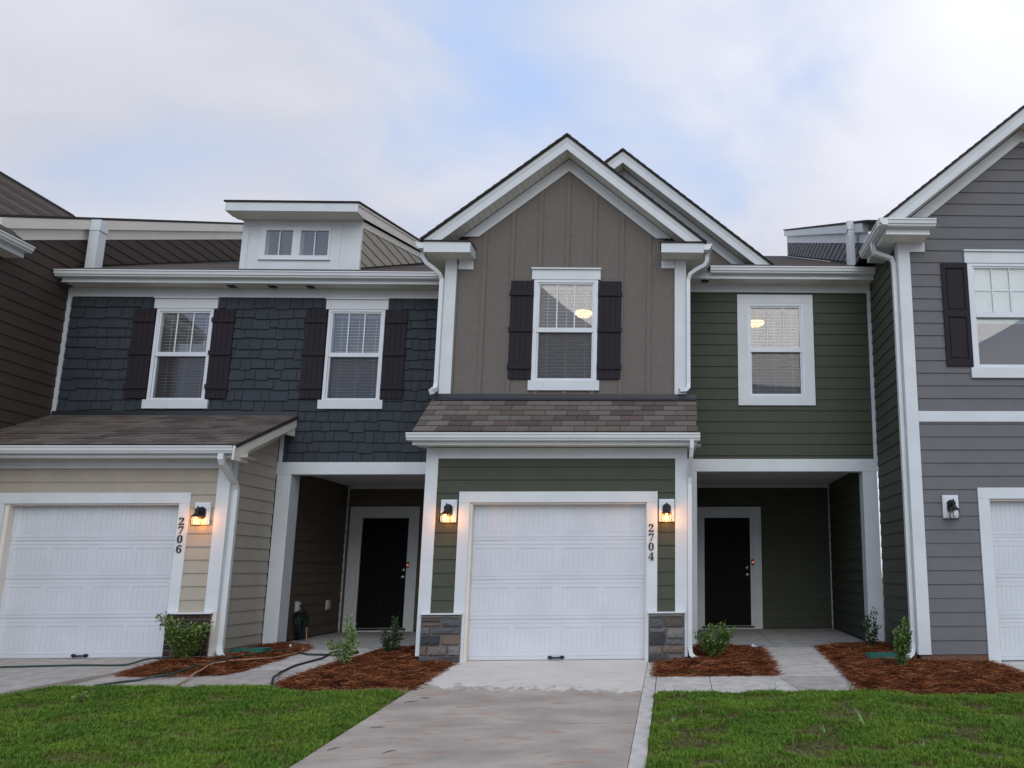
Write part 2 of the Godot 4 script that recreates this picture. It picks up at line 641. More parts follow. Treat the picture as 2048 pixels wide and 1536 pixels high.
# ==================================================================== parts of houses
func window(f: Transform3D, uc: float, half: float, top: float, mid1: float, mid0: float, bottom: float, style: Dictionary, parent: Node3D) -> Node3D:
	# half, top, bottom: the glass; style: frame (half width), cap, head ..., cols, rows
	var wn := holder("window", parent)
	var fh: float = style.frame
	var ft: float = style.frame_top
	var fb: float = style.frame_bottom
	var s := begin()      # the vinyl frame: four bars and an inner lip
	fbox(s, f, uc - fh, uc - half - 0.025, fb, ft, -0.05, 0.032)
	fbox(s, f, uc + half + 0.025, uc + fh, fb, ft, -0.05, 0.032)
	fbox(s, f, uc - half - 0.025, uc + half + 0.025, top + 0.025, ft, -0.05, 0.032)
	fbox(s, f, uc - half - 0.025, uc + half + 0.025, fb, bottom - 0.025, -0.05, 0.034)
	put("frame", s, "white_vinyl", wn)
	s = begin()
	fbox(s, f, uc - half - 0.025, uc - half, mid1, top + 0.025, -0.05, 0.018)
	fbox(s, f, uc + half, uc + half + 0.025, mid1, top + 0.025, -0.05, 0.018)
	fbox(s, f, uc - half, uc + half, top, top + 0.025, -0.05, 0.018)
	fbox(s, f, uc - half - 0.025, uc + half + 0.025, mid0, mid1, -0.05, 0.02)
	put("upper_sash", s, "white_vinyl", wn)
	s = begin()
	fbox(s, f, uc - half - 0.025, uc - half, bottom - 0.025, mid0, -0.05, 0.004)
	fbox(s, f, uc + half, uc + half + 0.025, bottom - 0.025, mid0, -0.05, 0.004)
	fbox(s, f, uc - half, uc + half, bottom - 0.025, bottom, -0.05, 0.006)
	put("lower_sash", s, "white_vinyl", wn)
	for p in [[mid1, top, 0.0], [bottom, mid0, -0.03]]:
		for k in 2:      # double glazing
			put_fbox("pane", f, uc - half, uc + half, p[0], p[1], p[2] - 0.004 - 0.016 * k, p[2] - 0.016 * k, "glass", wn)
	if style.get("screen", true):
		put_fbox("insect_screen", f, uc - half, uc + half, bottom, mid0, -0.002, 0.0, "screen_mesh", wn)
	var cols: int = style.get("cols", 3)
	for c in range(1, cols):
		var u := uc - half + 2 * half * c / cols
		put_fbox("muntin", f, u - 0.009, u + 0.009, mid1, top, 0.0005, 0.008, "white_vinyl", wn)
	if style.get("rows", 1) == 2:
		put_fbox("muntin", f, uc - half, uc + half, (mid1 + top) / 2 - 0.009, (mid1 + top) / 2 + 0.009, 0.0008, 0.007, "white_vinyl", wn)
	if style.has("cap"):
		var ch: float = style.cap_half
		put_fbox("head_cap", f, uc - ch, uc + ch, style.cap - 0.022, style.cap, 0.0, 0.065, "white_paint", wn)
		put_fbox("head_trim", f, uc - ch + 0.008, uc + ch - 0.008, ft + 0.002, style.cap - 0.024, 0.0, 0.04, "white_paint", wn)
		put_fbox("sill", f, uc - ch, uc + ch, style.sill, fb - 0.002, 0.0, 0.045, "white_paint", wn)
	if style.has("casing"):
		var co: float = style.casing
		put_fbox("casing", f, uc - co, uc + co, ft + 0.001, style.casing_top, 0.0, 0.036, "white_paint", wn)
		put_fbox("casing", f, uc - co, uc - fh - 0.001, fb, ft, 0.0, 0.034, "white_paint", wn)
		put_fbox("casing", f, uc + fh + 0.001, uc + co, fb, ft, 0.0, 0.034, "white_paint", wn)
		put_fbox("casing", f, uc - co, uc + co, style.casing_bottom, fb - 0.001, 0.0, 0.036, "white_paint", wn)
	if style.get("blind", true):
		# a venetian blind with its slats open
		var mesh := shared("slat_%.3f" % half, func():
			var t := begin()
			slab(t, rect(-half + 0.012, -0.025, half - 0.012, 0.025), Transform3D.IDENTITY, 0.0015, 0.0015, 0, 1, -0.0015)
			return t.commit())
		var y := bottom - 0.01
		while y < top - 0.03:
			var tilt := Basis(Vector3.RIGHT, deg_to_rad(-90 + 8))
			lay("blind_slat", mesh, "slat", f * Transform3D(tilt, Vector3(uc, y, -0.13)), wn)
			y += 0.0508
		put_fbox("head_rail", f, uc - half, uc + half, top - 0.035, top + 0.01, -0.16, -0.10, "slat", wn)
		for k in 3:
			put_fbox("ladder_cord", f, uc + half * (-0.72 + 0.72 * k) - 0.0025, uc + half * (-0.72 + 0.72 * k) + 0.0025, bottom, top, -0.1045, -0.1015, "slat", wn)
	return wn

func room(f: Transform3D, u0: float, u1: float, v0: float, v1: float, deep: float, parent: Node3D) -> void:
	var s := begin()
	fbox(s, f, u0, u1, v0, v1, -deep - 0.05, -deep)
	fbox(s, f, u0, u1, v1, v1 + 0.05, -deep, -0.16)
	fbox(s, f, u0, u1, v0 - 0.05, v0, -deep, -0.16)
	fbox(s, f, u0 - 0.05, u0, v0, v1, -deep, -0.16)
	fbox(s, f, u1, u1 + 0.05, v0, v1, -deep, -0.16)
	put("room", s, "room_paint", parent)

func board_shutter(f: Transform3D, u0: float, u1: float, v0: float, v1: float, battens: Array, parent: Node3D) -> void:
	var sh := holder("shutter", parent)
	var n := 4
	var bw := (u1 - u0 - 0.016) / n
	for k in n:
		put_fbox("board", f, u0 + 0.008 + bw * k + 0.0025, u0 + 0.008 + bw * (k + 1) - 0.0025, v0, v1, 0.018, 0.042, "shutter", sh)
	put_fbox("backing", f, u0 + 0.012, u1 - 0.012, v0 + 0.003, v1 - 0.003, 0.012, 0.030, "shutter", sh)
	for b in battens:
		put_fbox("batten", f, u0, u1, b, b + 0.075, 0.0425, 0.062, "shutter", sh)

func panel_shutter(f: Transform3D, u0: float, u1: float, v0: float, v1: float, parent: Node3D) -> void:
	var sh := holder("shutter", parent)
	var m := v0 + (v1 - v0) * 0.5
	var s := begin()
	fbox(s, f, u0, u0 + 0.05, v0, v1, 0.015, 0.045)
	fbox(s, f, u1 - 0.05, u1, v0, v1, 0.015, 0.045)
	for y in [[v0, v0 + 0.09], [m - 0.045, m + 0.045], [v1 - 0.08, v1]]:
		fbox(s, f, u0 + 0.05, u1 - 0.05, y[0], y[1], 0.015, 0.044)
	put("rail_frame", s, "shutter", sh)
	for y in [[v0 + 0.09, m - 0.045], [m + 0.045, v1 - 0.08]]:
		s = begin()
		fbox(s, f, u0 + 0.05, u1 - 0.05, y[0], y[1], 0.015, 0.026)
		fbox(s, f, u0 + 0.075, u1 - 0.075, y[0] + 0.03, y[1] - 0.03, 0.0255, 0.036)
		put("raised_panel", s, "shutter", sh)

func garage_door(f: Transform3D, u0: float, u1: float, v0: float, v1: float, parent: Node3D) -> void:
	# four sections, each with four bead-board panels
	var d := holder("garage_door", parent)
	var hs := (v1 - v0) / 4.0
	var unit := (u1 - u0) / 2.33
	var cols := [0.037 * unit, 0.516 * unit, 0.598 * unit, 1.079 * unit, 1.213 * unit, 1.696 * unit, 1.757 * unit, 2.27 * unit]
	for r in 4:
		var a := v0 + hs * r
		var b := a + hs - 0.003
		var p0 := a + 0.095
		var p1 := b - 0.10
		if r == 3:
			p1 = b - 0.02
		var s := begin()
		fbox(s, f, u0, u1, a, b, -0.045, -0.006)
		# stiles and rails stand proud of the panels
		fbox(s, f, u0, u1, a + 0.052, p0, -0.006, 0.0)
		fbox(s, f, u0, u1, p1, b - 0.05 if r < 3 else b, -0.006, 0.0)
		fbox(s, f, u0, u1, a + 0.012, a + 0.045, -0.006, -0.001)
		if r < 3:
			fbox(s, f, u0, u1, b - 0.043, b - 0.010, -0.006, -0.001)
		var edge: float = u0
		for c in 5:
			var e: float = u1 if c == 4 else u0 + cols[c * 2]
			fbox(s, f, edge, e, p0, p1, -0.006, 0.0)
			if c < 4:
				edge = u0 + cols[c * 2 + 1]
		put("section", s, "garage_door_white", d)
		for c in 4:
			var x0: float = u0 + cols[c * 2] + 0.012
			var x1: float = u0 + cols[c * 2 + 1] - 0.012
			var t := begin()
			var n := 7
			var bw := (x1 - x0) / n
			for k in n:
				fbox(t, f, x0 + bw * k + 0.0022, x0 + bw * (k + 1) - 0.0022, p0 + 0.012, p1 - 0.012, -0.006, -0.003)
			put("bead_panel", t, "garage_door_white", d)
	put_fbox("weather_seal", f, u0, u1, v0 - 0.03, v0 - 0.001, -0.05, -0.006, "black_plastic", d)
	# a black lift handle with pointed ends
	var s2 := begin()
	var hc := (u0 + u1) / 2 - 0.01
	tube(s2, [f * Vector3(hc - 0.075, v0 + 0.03, 0.002), f * Vector3(hc - 0.055, v0 + 0.03, 0.035), f * Vector3(hc, v0 + 0.029, 0.042), f * Vector3(hc + 0.055, v0 + 0.03, 0.035), f * Vector3(hc + 0.075, v0 + 0.03, 0.002)], 0.012, 8)
	for sg in [-1, 1]:
		slab(s2, PackedVector2Array([Vector2(hc + sg * 0.055, v0 + 0.012), Vector2(hc + sg * 0.09, v0 + 0.005), Vector2(hc + sg * 0.118, v0 + 0.03), Vector2(hc + sg * 0.09, v0 + 0.055), Vector2(hc + sg * 0.055, v0 + 0.048)]), f, 0.008, 0.008, 0, 1, 0.0005)
	put("handle", s2, "black_metal", d)

func digits(text: String, f: Transform3D, u: float, tops: Array, parent: Node3D) -> void:
	var hn := holder("house_number", parent)
	var font := SystemFont.new()
	font.font_names = PackedStringArray(["Droid Serif"])
	font.font_weight = 600
	font.font_italic = true
	for k in text.length():
		var t := TextMesh.new()
		t.text = text[k]
		t.font = font
		t.font_size = 64
		t.pixel_size = 0.00225
		t.depth = 0.006
		var o := MeshInstance3D.new()
		o.name = "digit"
		o.mesh = t
		o.material_override = M["number_black"]
		hn.add_child(o, true)
		o.global_transform = f * Transform3D(Basis(), Vector3(u, tops[k], 0.0075))

func six_panel_door(f: Transform3D, u0: float, u1: float, v0: float, v1: float, trim: Array, knob_right: bool, parent: Node3D) -> void:
	# trim: outer u0, u1, top, bottom
	var d := holder("front_door", parent)
	var s := begin()
	var cw := (u1 - u0)
	var xs := [[u0 + 0.11, u0 + cw / 2 - 0.045], [u0 + cw / 2 + 0.045, u1 - 0.11]]
	var hgt := v1 - v0
	var ys := [[v0 + 0.12 * hgt, v0 + 0.40 * hgt], [v0 + 0.47 * hgt, v0 + 0.75 * hgt], [v0 + 0.81 * hgt, v0 + 0.94 * hgt]]
	fbox(s, f, u0, u1, v0, v1, -0.06, -0.03)
	fbox(s, f, u0, xs[0][0], v0, v1, -0.03, -0.018)
	fbox(s, f, xs[1][1], u1, v0, v1, -0.03, -0.018)
	fbox(s, f, xs[0][1], xs[1][0], v0, v1, -0.03, -0.018)
	for x in xs:
		var e := v0
		for y in ys:
			fbox(s, f, x[0], x[1], e, y[0], -0.03, -0.018)
			e = y[1]
		fbox(s, f, x[0], x[1], e, v1, -0.03, -0.018)
	put("leaf", s, "front_door", d)
	for x in xs:
		for y in ys:
			put_fbox("raised_panel", f, x[0] + 0.025, x[1] - 0.025, y[0] + 0.025, y[1] - 0.025, -0.031, -0.020, "front_door", d)
	var j := 0.055
	s = begin()
	fbox(s, f, u0 - j, u0 - 0.002, v0 - 0.03, v1 + j, -0.06, 0.012)
	fbox(s, f, u1 + 0.002, u1 + j, v0 - 0.03, v1 + j, -0.06, 0.012)
	fbox(s, f, u0 - 0.002, u1 + 0.002, v1 + 0.002, v1 + j, -0.06, 0.012)
	put("jamb", s, "white_paint", d)
	put_fbox("casing", f, trim[0], u0 - j - 0.001, trim[3], v1 + j, 0.002, 0.028, "white_paint", d)
	put_fbox("casing", f, u1 + j + 0.001, trim[1], trim[3], v1 + j, 0.002, 0.028, "white_paint", d)
	put_fbox("casing", f, trim[0], trim[1], v1 + j + 0.001, trim[2], 0.002, 0.028, "white_paint", d)
	put_fbox("threshold", f, u0 - j, u1 + j, v0 - 0.035, v0 - 0.008, -0.06, 0.05, "black_metal", d)
	put_fbox("sill_board", f, u0 - j, u1 + j, trim[3], v0 - 0.037, 0.002, 0.026, "white_paint", d)
	var ku := u1 - 0.06 if knob_right else u0 + 0.06
	s = begin()
	lathe(s, [[0.0, 0.004], [0.028, 0.004], [0.028, 0.012], [0.012, 0.016], [0.012, 0.04], [0.027, 0.05], [0.027, 0.068], [0.0, 0.074]], f * Vector3(ku, v0 + 0.93, -0.02), 14, f.basis.z)
	put("knob", s, "bronze", d)
	s = begin()
	lathe(s, [[0.0, 0.004], [0.03, 0.004], [0.03, 0.016], [0.0, 0.024]], f * Vector3(ku, v0 + 1.06, -0.02), 14, f.basis.z)
	put("deadbolt", s, "bronze", d)

func gable(xc: float, half: float, ye: float, slope: float, z_face: float, z_wall: float, z_back: float, end_v: float, parent: Node3D, sides := [-1, 1]) -> void:
	# the roof over a gable wall: shingle slabs, rake boards, rake soffits and the frieze under them
	var ya := ye + half * slope
	var ff := front(z_face)
	var fw := front(z_wall)
	var band := 0.205
	for sg in sides:
		var x_out: float = xc + sg * half
		var f := pitch_side(x_out, ye + 0.012, slope, sg > 0)
		var run := half * sqrt(1 + slope * slope)
		var s := begin()
		var ua := -(z_face + 0.045) if sg > 0 else z_back
		var ub := -z_back if sg > 0 else z_face + 0.045
		slab(s, rect(ua, -0.035, ub, run + 0.012), f, 0.014, 0.014, 0, 1, -0.004)
		put("roof_slope", s, "roofing", parent)
		var c := 0
		while c * 0.145 < run:
			s = begin()
			slab(s, rect(ua - (0.004 if sg > 0 else 0.0), c * 0.145 - 0.04, ub + (0.004 if sg < 0 else 0.0), minf(c * 0.145 + 0.12, run + 0.015)), f, 0.025, 0.016, c * 0.145 - 0.04, c * 0.145 + 0.12, 0.0145)
			put("shingle_course", s, "shingle_%d" % [1, 4, 0, 4][c % 4], parent)
			c += 1
		# rake board with a narrower board above it
		var e: float = x_out - sg * band / slope
		s = begin()
		slab(s, PackedVector2Array([Vector2(x_out, ye), Vector2(xc, ya), Vector2(xc, ya - band), Vector2(e, ye)]), ff, 0.0, 0.0, 0, 1, -0.022)
		put("rake_board", s, "white_paint", parent)
		s = begin()
		slab(s, PackedVector2Array([Vector2(x_out, ye + 0.001), Vector2(xc, ya), Vector2(xc, ya - 0.07), Vector2(x_out - sg * 0.07 / slope, ye + 0.001)]), ff, 0.007, 0.007, 0, 1, 0.0005)
		put("drip_board", s, "white_paint", parent)
		# frieze on the wall
		s = begin()
		var yf := ya - band
		var k0: float = xc + sg * (yf - end_v) / slope
		var k1: float = xc + sg * (yf - 0.19 - end_v) / slope
		slab(s, PackedVector2Array([Vector2(k0, end_v), Vector2(xc, yf), Vector2(xc, yf - 0.19), Vector2(k1, end_v)]), fw, 0.034, 0.034, 0, 1, 0.0)
		put("frieze_board", s, "white_paint", parent)
		# soffit panels between the two
		var so := holder("rake_soffit", parent)
		var fs := pitch_side(x_out, ye - band + 0.02, slope, sg > 0)
		var t := 0.245
		while t < run:
			s = begin()
			var t1 := minf(t + 0.102, run)
			if sg > 0:
				slab(s, rect(-(z_face - 0.022), t + 0.0025, -(z_wall + 0.002), t1 - 0.0025), fs, 0.012, 0.012, 0, 1, 0.0)
			else:
				slab(s, rect(z_wall + 0.002, t + 0.0025, z_face - 0.022, t1 - 0.0025), fs, 0.012, 0.012, 0, 1, 0.0)
			put("soffit_panel", s, "soffit", so)
			t += 0.102

func cornice_return(x_out: float, x_in: float, y0: float, y1: float, z_wall: float, z_face: float, parent: Node3D) -> void:
	# the short boxed eave turned across the gable wall
	put_box("cornice_return", Vector3(x_out, y0 + 0.012, z_wall + 0.001), Vector3(x_in, y1, z_face), "white_paint", parent)
	var sg := signf(x_in - x_out)
	var u := x_out + sg * 0.012
	var so := holder("return_soffit", parent)
	while sg * (x_in - u) > 0.02:
		var e := u + sg * minf(0.102, absf(x_in - u))
		put_box("soffit_panel", Vector3(u + sg * 0.002, y0, z_wall + 0.028), Vector3(e - sg * 0.002, y0 + 0.011, z_face - 0.014), "soffit", so)
		u = e
	put_box("return_edge", Vector3(x_out, y0 - 0.006, z_face - 0.012), Vector3(x_in, y0 + 0.011, z_face + 0.004), "white_paint", parent)
	var s := begin()
	slab(s, PackedVector2Array([Vector2(x_out - sg * 0.02, y1 + 0.001), Vector2(x_in + sg * 0.02, y1 + 0.001), Vector2(x_in - sg * 0.05, y1 + 0.02), Vector2(x_out, y1 + 0.02)]), front(z_face + 0.02), 0.0, 0.0, 0, 1, z_wall - z_face)
	put("return_cap", s, "roofing", parent)

func wall_lantern(at: Vector3, lit: bool, label: String) -> void:
	# at: the middle of its white mounting block on the wall
	var t := thing("wall_lantern", label, "wall lamp", at, "wall lanterns beside the garage doors")
	var f := Transform3D(Basis(), at)
	put_fbox("mounting_block", f, -0.105, 0.105, -0.152, 0.152, 0.002, 0.028, "white_vinyl", t)
	var s := begin()
	fbox(s, f, -0.088, 0.088, -0.135, 0.135, 0.0281, 0.036)
	put("block_face", s, "white_vinyl", t)
	s = begin()
	# back plate with clipped corners
	slab(s, PackedVector2Array([Vector2(-0.055, -0.05), Vector2(-0.032, -0.075), Vector2(0.032, -0.075), Vector2(0.055, -0.05), Vector2(0.055, 0.058), Vector2(0.03, 0.082), Vector2(0, 0.092), Vector2(-0.03, 0.082), Vector2(-0.055, 0.058)]), f, 0.056, 0.056, 0, 1, 0.0362)
	# arm from the plate, up and over to the cap, with a scroll
	tube(s, [f * Vector3(0, -0.02, 0.05), f * Vector3(0, 0.03, 0.075), f * Vector3(0, 0.062, 0.11), f * Vector3(0, 0.052, 0.145), f * Vector3(0, 0.015, 0.155)], [0.034, 0.03, 0.024, 0.021, 0.022], 10)
	tube(s, [f * Vector3(0, 0.055, 0.14), f * Vector3(0, 0.085, 0.142), f * Vector3(0, 0.098, 0.135)], [0.012, 0.009, 0.004], 8)
	tube(s, [f * Vector3(0, 0.02, 0.175), f * Vector3(0, 0.035, 0.195), f * Vector3(0, 0.05, 0.188), f * Vector3(0, 0.045, 0.176)], [0.012, 0.011, 0.009, 0.006], 8)
	put("bracket", s, "black_metal", t)
	var c := f * Vector3(0, -0.055, 0.155)
	s = begin()
	lathe(s, [[0.0, 0.078], [0.02, 0.075], [0.026, 0.05], [0.045, 0.028], [0.068, 0.008], [0.068, 0.0], [0.0, 0.0]], c, 14)
	put("cap", s, "black_metal", t)
	s = begin()
	lathe(s, [[0.050, -0.001], [0.062, -0.03], [0.066, -0.055], [0.06, -0.09], [0.05, -0.112]], c, 18)
	put("globe", s, "lamp_glass", t)
	s = begin()
	for k in 6:
		var a := TAU * (k + 0.5) / 6
		var d := Vector3(sin(a), 0, cos(a))
		tube(s, [c + d * 0.06, c + d * 0.069 + Vector3(0, -0.03, 0), c + d * 0.072 + Vector3(0, -0.055, 0), c + d * 0.066 + Vector3(0, -0.09, 0), c + d * 0.055 + Vector3(0, -0.118, 0)], 0.0042, 5)
	var ring := []
	for k in 19:
		ring.append(c + Vector3(sin(TAU * k / 18) * 0.056, -0.116, cos(TAU * k / 18) * 0.056))
	tube(s, ring, 0.005, 5)
	put("cage", s, "black_metal", t)
	s = begin()
	lathe(s, [[0.0, 0.0], [0.014, -0.004], [0.014, -0.028], [0.024, -0.05], [0.026, -0.066], [0.018, -0.084], [0.0, -0.092]], c, 12)
	put("bulb", s, "bulb" if lit else "bulb_off", t)
	if lit:
		var l := OmniLight3D.new()
		l.name = "lamp_light"
		l.light_color = Color(1.0, 0.62, 0.30)
		l.light_energy = 0.07
		l.light_size = 0.03
		l.omni_range = 12.0
		l.omni_attenuation = 2.0
		l.shadow_enabled = true
		t.add_child(l)
		l.global_position = c + Vector3(0, -0.058, 0)

# ==================================================================== the house numbered 2704
func house_centre() -> void:
	var h := thing("townhouse", "two storey townhouse with taupe gable, olive green siding and a stone footed garage numbered 2704", "house", Vector3(-0.06, 0, -0.5), "townhouses in the row")
	var f := front(0.0)
	# --- garage front
	var door_hole := rect(-1.225, -0.2, 1.167, 2.086)
	var trim_hole := rect(-1.371, -0.2, 1.311, 2.236)
	var gw := wall("garage_wall", f, rect(-1.82, -0.06, 1.695, 2.84), [door_hole], 0.14, "sheathing", h)
	planks(f, rect(-1.679, 0.62, 1.551, 2.69), [trim_hole], 1.688, 0.1778, "green_siding", gw)
	put_box("corner_board", Vector3(-1.842, 0.632, -0.12), Vector3(-1.679, 2.838, 0.026), "white_paint", h)
	put_box("corner_board", Vector3(1.551, 0.632, -0.12), Vector3(1.717, 2.838, 0.026), "white_paint", h)
	put_box("corner_strip", Vector3(-1.842, 0.085, -0.12), Vector3(-1.790, 0.630, 0.030), "white_paint", h)
	put_box("corner_strip", Vector3(1.678, 0.05, -0.12), Vector3(1.717, 0.630, 0.030), "white_paint", h)
	put_fbox("frieze_board", f, -1.678, 1.550, 2.691, 2.838, 0.0, 0.024, "white_paint", h)
	var gt := holder("garage_trim", h)
	put_fbox("head_board", f, -1.371, 1.311, 2.089, 2.236, 0.0, 0.030, "white_paint", gt)
	put_fbox("side_board", f, -1.371, -1.225, 0.633, 2.087, 0.0, 0.030, "white_paint", gt)
	put_fbox("side_board", f, 1.167, 1.311, 0.633, 2.087, 0.0, 0.030, "white_paint", gt)
	put_fbox("foot_board", f, -1.2585, -1.225, -0.02, 0.632, 0.0, 0.031, "white_paint", gt)
	put_fbox("foot_board", f, 1.167, 1.1985, -0.02, 0.632, 0.0, 0.031, "white_paint", gt)
	put_fbox("jamb", f, -1.2245, -1.190, -0.01, 2.086, -0.16, 0.002, "cream_vinyl", gt)
	put_fbox("jamb", f, 1.152, 1.1665, -0.01, 2.086, -0.16, 0.002, "cream_vinyl", gt)
	put_fbox("jamb", f, -1.190, 1.152, 2.066, 2.086, -0.16, 0.002, "cream_vinyl", gt)
	garage_door(front(-0.1), -1.188, 1.150, 0.012, 2.10, h)
	digits("2704", front(0.030), 1.229, [1.738, 1.611, 1.489, 1.358], h)
	# --- stone piers
	var pl := [["light", 175, 330, 1000, 408], ["brown", 185, 418, 585, 478], ["tan", 185, 486, 585, 566], ["blue_grey", 600, 418, 995, 566], ["grey", 185, 577, 385, 720], ["blue_grey", 405, 577, 995, 720], ["slate", 170, 745, 580, 940], ["tan", 600, 735, 995, 935], ["tan", 140, 955, 335, 1140], ["pink_grey", 345, 950, 745, 1140], ["light", 755, 950, 995, 1145], ["blue_grey", 120, 1160, 600, 1420], ["dark", 612, 1165, 990, 1420]]
	stone_pier(f, -1.786, -1.2595, 0.612, -0.10, pl, 175.0, 1000.0, 330.0, 1440.0, h)
	var pr := [["light", 200, 290, 875, 367], ["blue_grey", 205, 380, 480, 556], ["brown", 492, 377, 870, 552], ["grey", 200, 566, 522, 657], ["light", 535, 563, 875, 766], ["slate", 205, 668, 520, 896], ["grey", 532, 776, 875, 888], ["pink_grey", 200, 905, 450, 1058], ["tan", 460, 900, 875, 1045], ["dark", 195, 1066, 560, 1330], ["grey", 570, 1060, 875, 1330]]
	stone_pier(f, 1.1995, 1.677, 0.612, -0.10, pr, 195.0, 880.0, 290.0, 1330.0, h)
	# --- garage flanks, towards the two porches
	var lf := left_side(-1.82)
	var lw := wall("garage_flank", lf, rect(-4.6, -0.05, -0.121, 2.84), [], 0.12, "sheathing", h)
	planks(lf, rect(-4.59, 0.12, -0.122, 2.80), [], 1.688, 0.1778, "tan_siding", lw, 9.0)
	var rf := right_side(1.695)
	var rw := wall("garage_flank", rf, rect(0.121, -0.05, 4.4, 2.84), [], 0.12, "sheathing", h)
	planks(rf, rect(1.5, 0.12, 4.39, 2.80), [], 1.688, 0.1778, "green_siding", rw, 9.0)
	# --- skirt roof over the garage
	eave(f, -1.955, 1.832, -2.01, 1.885, 2.982, 0.30, 0.135, h)
	var sf := pitch_back(3.003, 0.365, 0.775)
	put_fbox("skirt_roof", sf, -1.93, 1.85, -0.02, 1.03, -0.05, 0.0, "roofing", h)
	var deck := h.get_node("skirt_roof") as Node3D
	roof_tabs(sf, -1.945, 1.858, 1.028, 0.1577, deck)
	for e in [[-1.93, -1.8425], [1.7175, 1.85]]:
		var s := begin()
		slab(s, PackedVector2Array([Vector2(0.29, 2.862), Vector2(0.33, 2.935), Vector2(-0.44, 3.53), Vector2(-0.44, 2.862)]), left_side(e[0]), 0.0, 0.0, 0, 1, e[0] - e[1])
		put("roof_end", s, "white_paint", h)
	put_fbox("wall_flashing", front(-0.45), -1.90, 1.856, 3.60, 3.694, 0.027, 0.040, "flashing", h)
	put_fbox("apron_flashing", pitch_back(3.003 + 0.775 * 0.735, -0.37, 0.775), -1.90, 1.856, 0.0, 0.085, 0.016, 0.020, "flashing", h)
	# --- taupe gable wall in panels and battens
	var bf := front(-0.45)
	var bpoly := PackedVector2Array([Vector2(-1.84, 2.85), Vector2(1.69, 2.85), Vector2(1.69, 5.92), Vector2(-0.07, 7.36), Vector2(-1.84, 5.92)])
	var glass_b := rect(-0.49, 3.90, 0.35, 5.40)
	var bw := wall("gable_wall", bf, bpoly, [glass_b], 0.14, "sheathing", h)
	var pan := PackedVector2Array([Vector2(-1.69, 3.60), Vector2(1.54, 3.60), Vector2(1.54, 5.95), Vector2(-0.07, 7.30), Vector2(-1.69, 5.95)])
	var win_hole := rect(-0.548, 3.75, 0.408, 5.60)
	for k in range(-4, 5):
		var u := -0.066 + 0.4075 * k
		for strip in Geometry2D.intersect_polygons(pan, rect(u + 0.001, 3.0, u + 0.4065, 8.0)):
			for q in cut(strip, [win_hole]):
				var s := begin()
				slab(s, q, bf, 0.010, 0.010, 0, 1, 0.0)
				put("wall_panel", s, "taupe_panel", bw)
		for strip in Geometry2D.intersect_polygons(pan, rect(u - 0.03, 3.0, u + 0.03, 8.0)):
			for q in cut(strip, [rect(-0.585, 3.74, 0.447, 5.62)]):
				var s := begin()
				slab(s, q, bf, 0.030, 0.030, 0, 1, 0.0105)
				put("batten", s, "taupe_panel", bw)
	put_box("corner_board", Vector3(-1.862, 3.66, -0.60), Vector3(-1.691, 5.740, -0.418), "white_paint", h)
	put_box("corner_board", Vector3(1.541, 3.66, -0.60), Vector3(1.712, 5.755, -0.418), "white_paint", h)
	put_fbox("return_frieze", bf, -1.690, -1.453, 5.590, 5.740, 0.0, 0.030, "white_paint", h)
	put_fbox("return_frieze", bf, 1.343, 1.540, 5.630, 5.755, 0.0, 0.030, "white_paint", h)
	window(bf, -0.07, 0.391, 5.369, 4.698, 4.630, 3.934, {"frame": 0.472, "frame_top": 5.437, "frame_bottom": 3.896, "cap": 5.615, "cap_half": 0.515, "sill": 3.748}, h)
	board_shutter(bf, -0.892, -0.548, 3.918, 5.414, [5.181, 4.627, 4.062], h)
	board_shutter(bf, 0.410, 0.762, 3.918, 5.414, [5.181, 4.627, 4.062], h)
	room(bf, -1.5, 1.4, 2.95, 5.62, 3.2, h)
	gable(-0.07, 2.04, 5.917, 0.815, -0.12, -0.45, -4.4, 6.105, h)
	cornice_return(-2.10, -1.43, 5.738, 5.893, -0.45, -0.12, h)
	cornice_return(1.968, 1.344, 5.762, 5.905, -0.45, -0.12, h)
	for e in [[-2.10, -1.863, 5.738], [1.713, 1.968, 5.762]]:
		put_box("side_soffit", Vector3(e[0], e[2] + 0.002, -1.45), Vector3(e[1], e[2] + 0.10, -0.452), "soffit", h)
	gutter_run(left_side(-2.101), -1.30, -0.115, 5.888, 0.0, h)
	gutter_run(right_side(1.969), 0.115, 1.30, 5.900, 0.0, h)
	put_box("bay_flank", Vector3(-1.84, 2.85, -1.60), Vector3(-1.70, 5.74, -0.60), "taupe_panel", h)
	put_box("bay_flank", Vector3(1.56, 2.85, -1.289), Vector3(1.69, 5.76, -0.60), "taupe_panel", h)
	downspout([Vector3(-2.15, 5.80, -0.28), Vector3(-2.15, 5.71, -0.28), Vector3(-2.11, 5.64, -0.29), Vector3(-2.0, 5.56, -0.33), Vector3(-1.925, 5.50, -0.37), Vector3(-1.893, 5.42, -0.40), Vector3(-1.893, 3.84, -0.40), Vector3(-1.897, 3.76, -0.38), Vector3(-1.91, 3.71, -0.30), Vector3(-1.90, 3.675, -0.20)], Vector3.BACK, h)
	downspout([Vector3(2.02, 5.80, -0.28), Vector3(2.02, 5.70, -0.28), Vector3(1.99, 5.63, -0.29), Vector3(1.86, 5.57, -0.33), Vector3(1.775, 5.52, -0.37), Vector3(1.744, 5.44, -0.40), Vector3(1.744, 3.84, -0.40), Vector3(1.735, 3.77, -0.38), Vector3(1.69, 3.735, -0.33), Vector3(1.61, 3.725, -0.30)], Vector3.BACK, h)
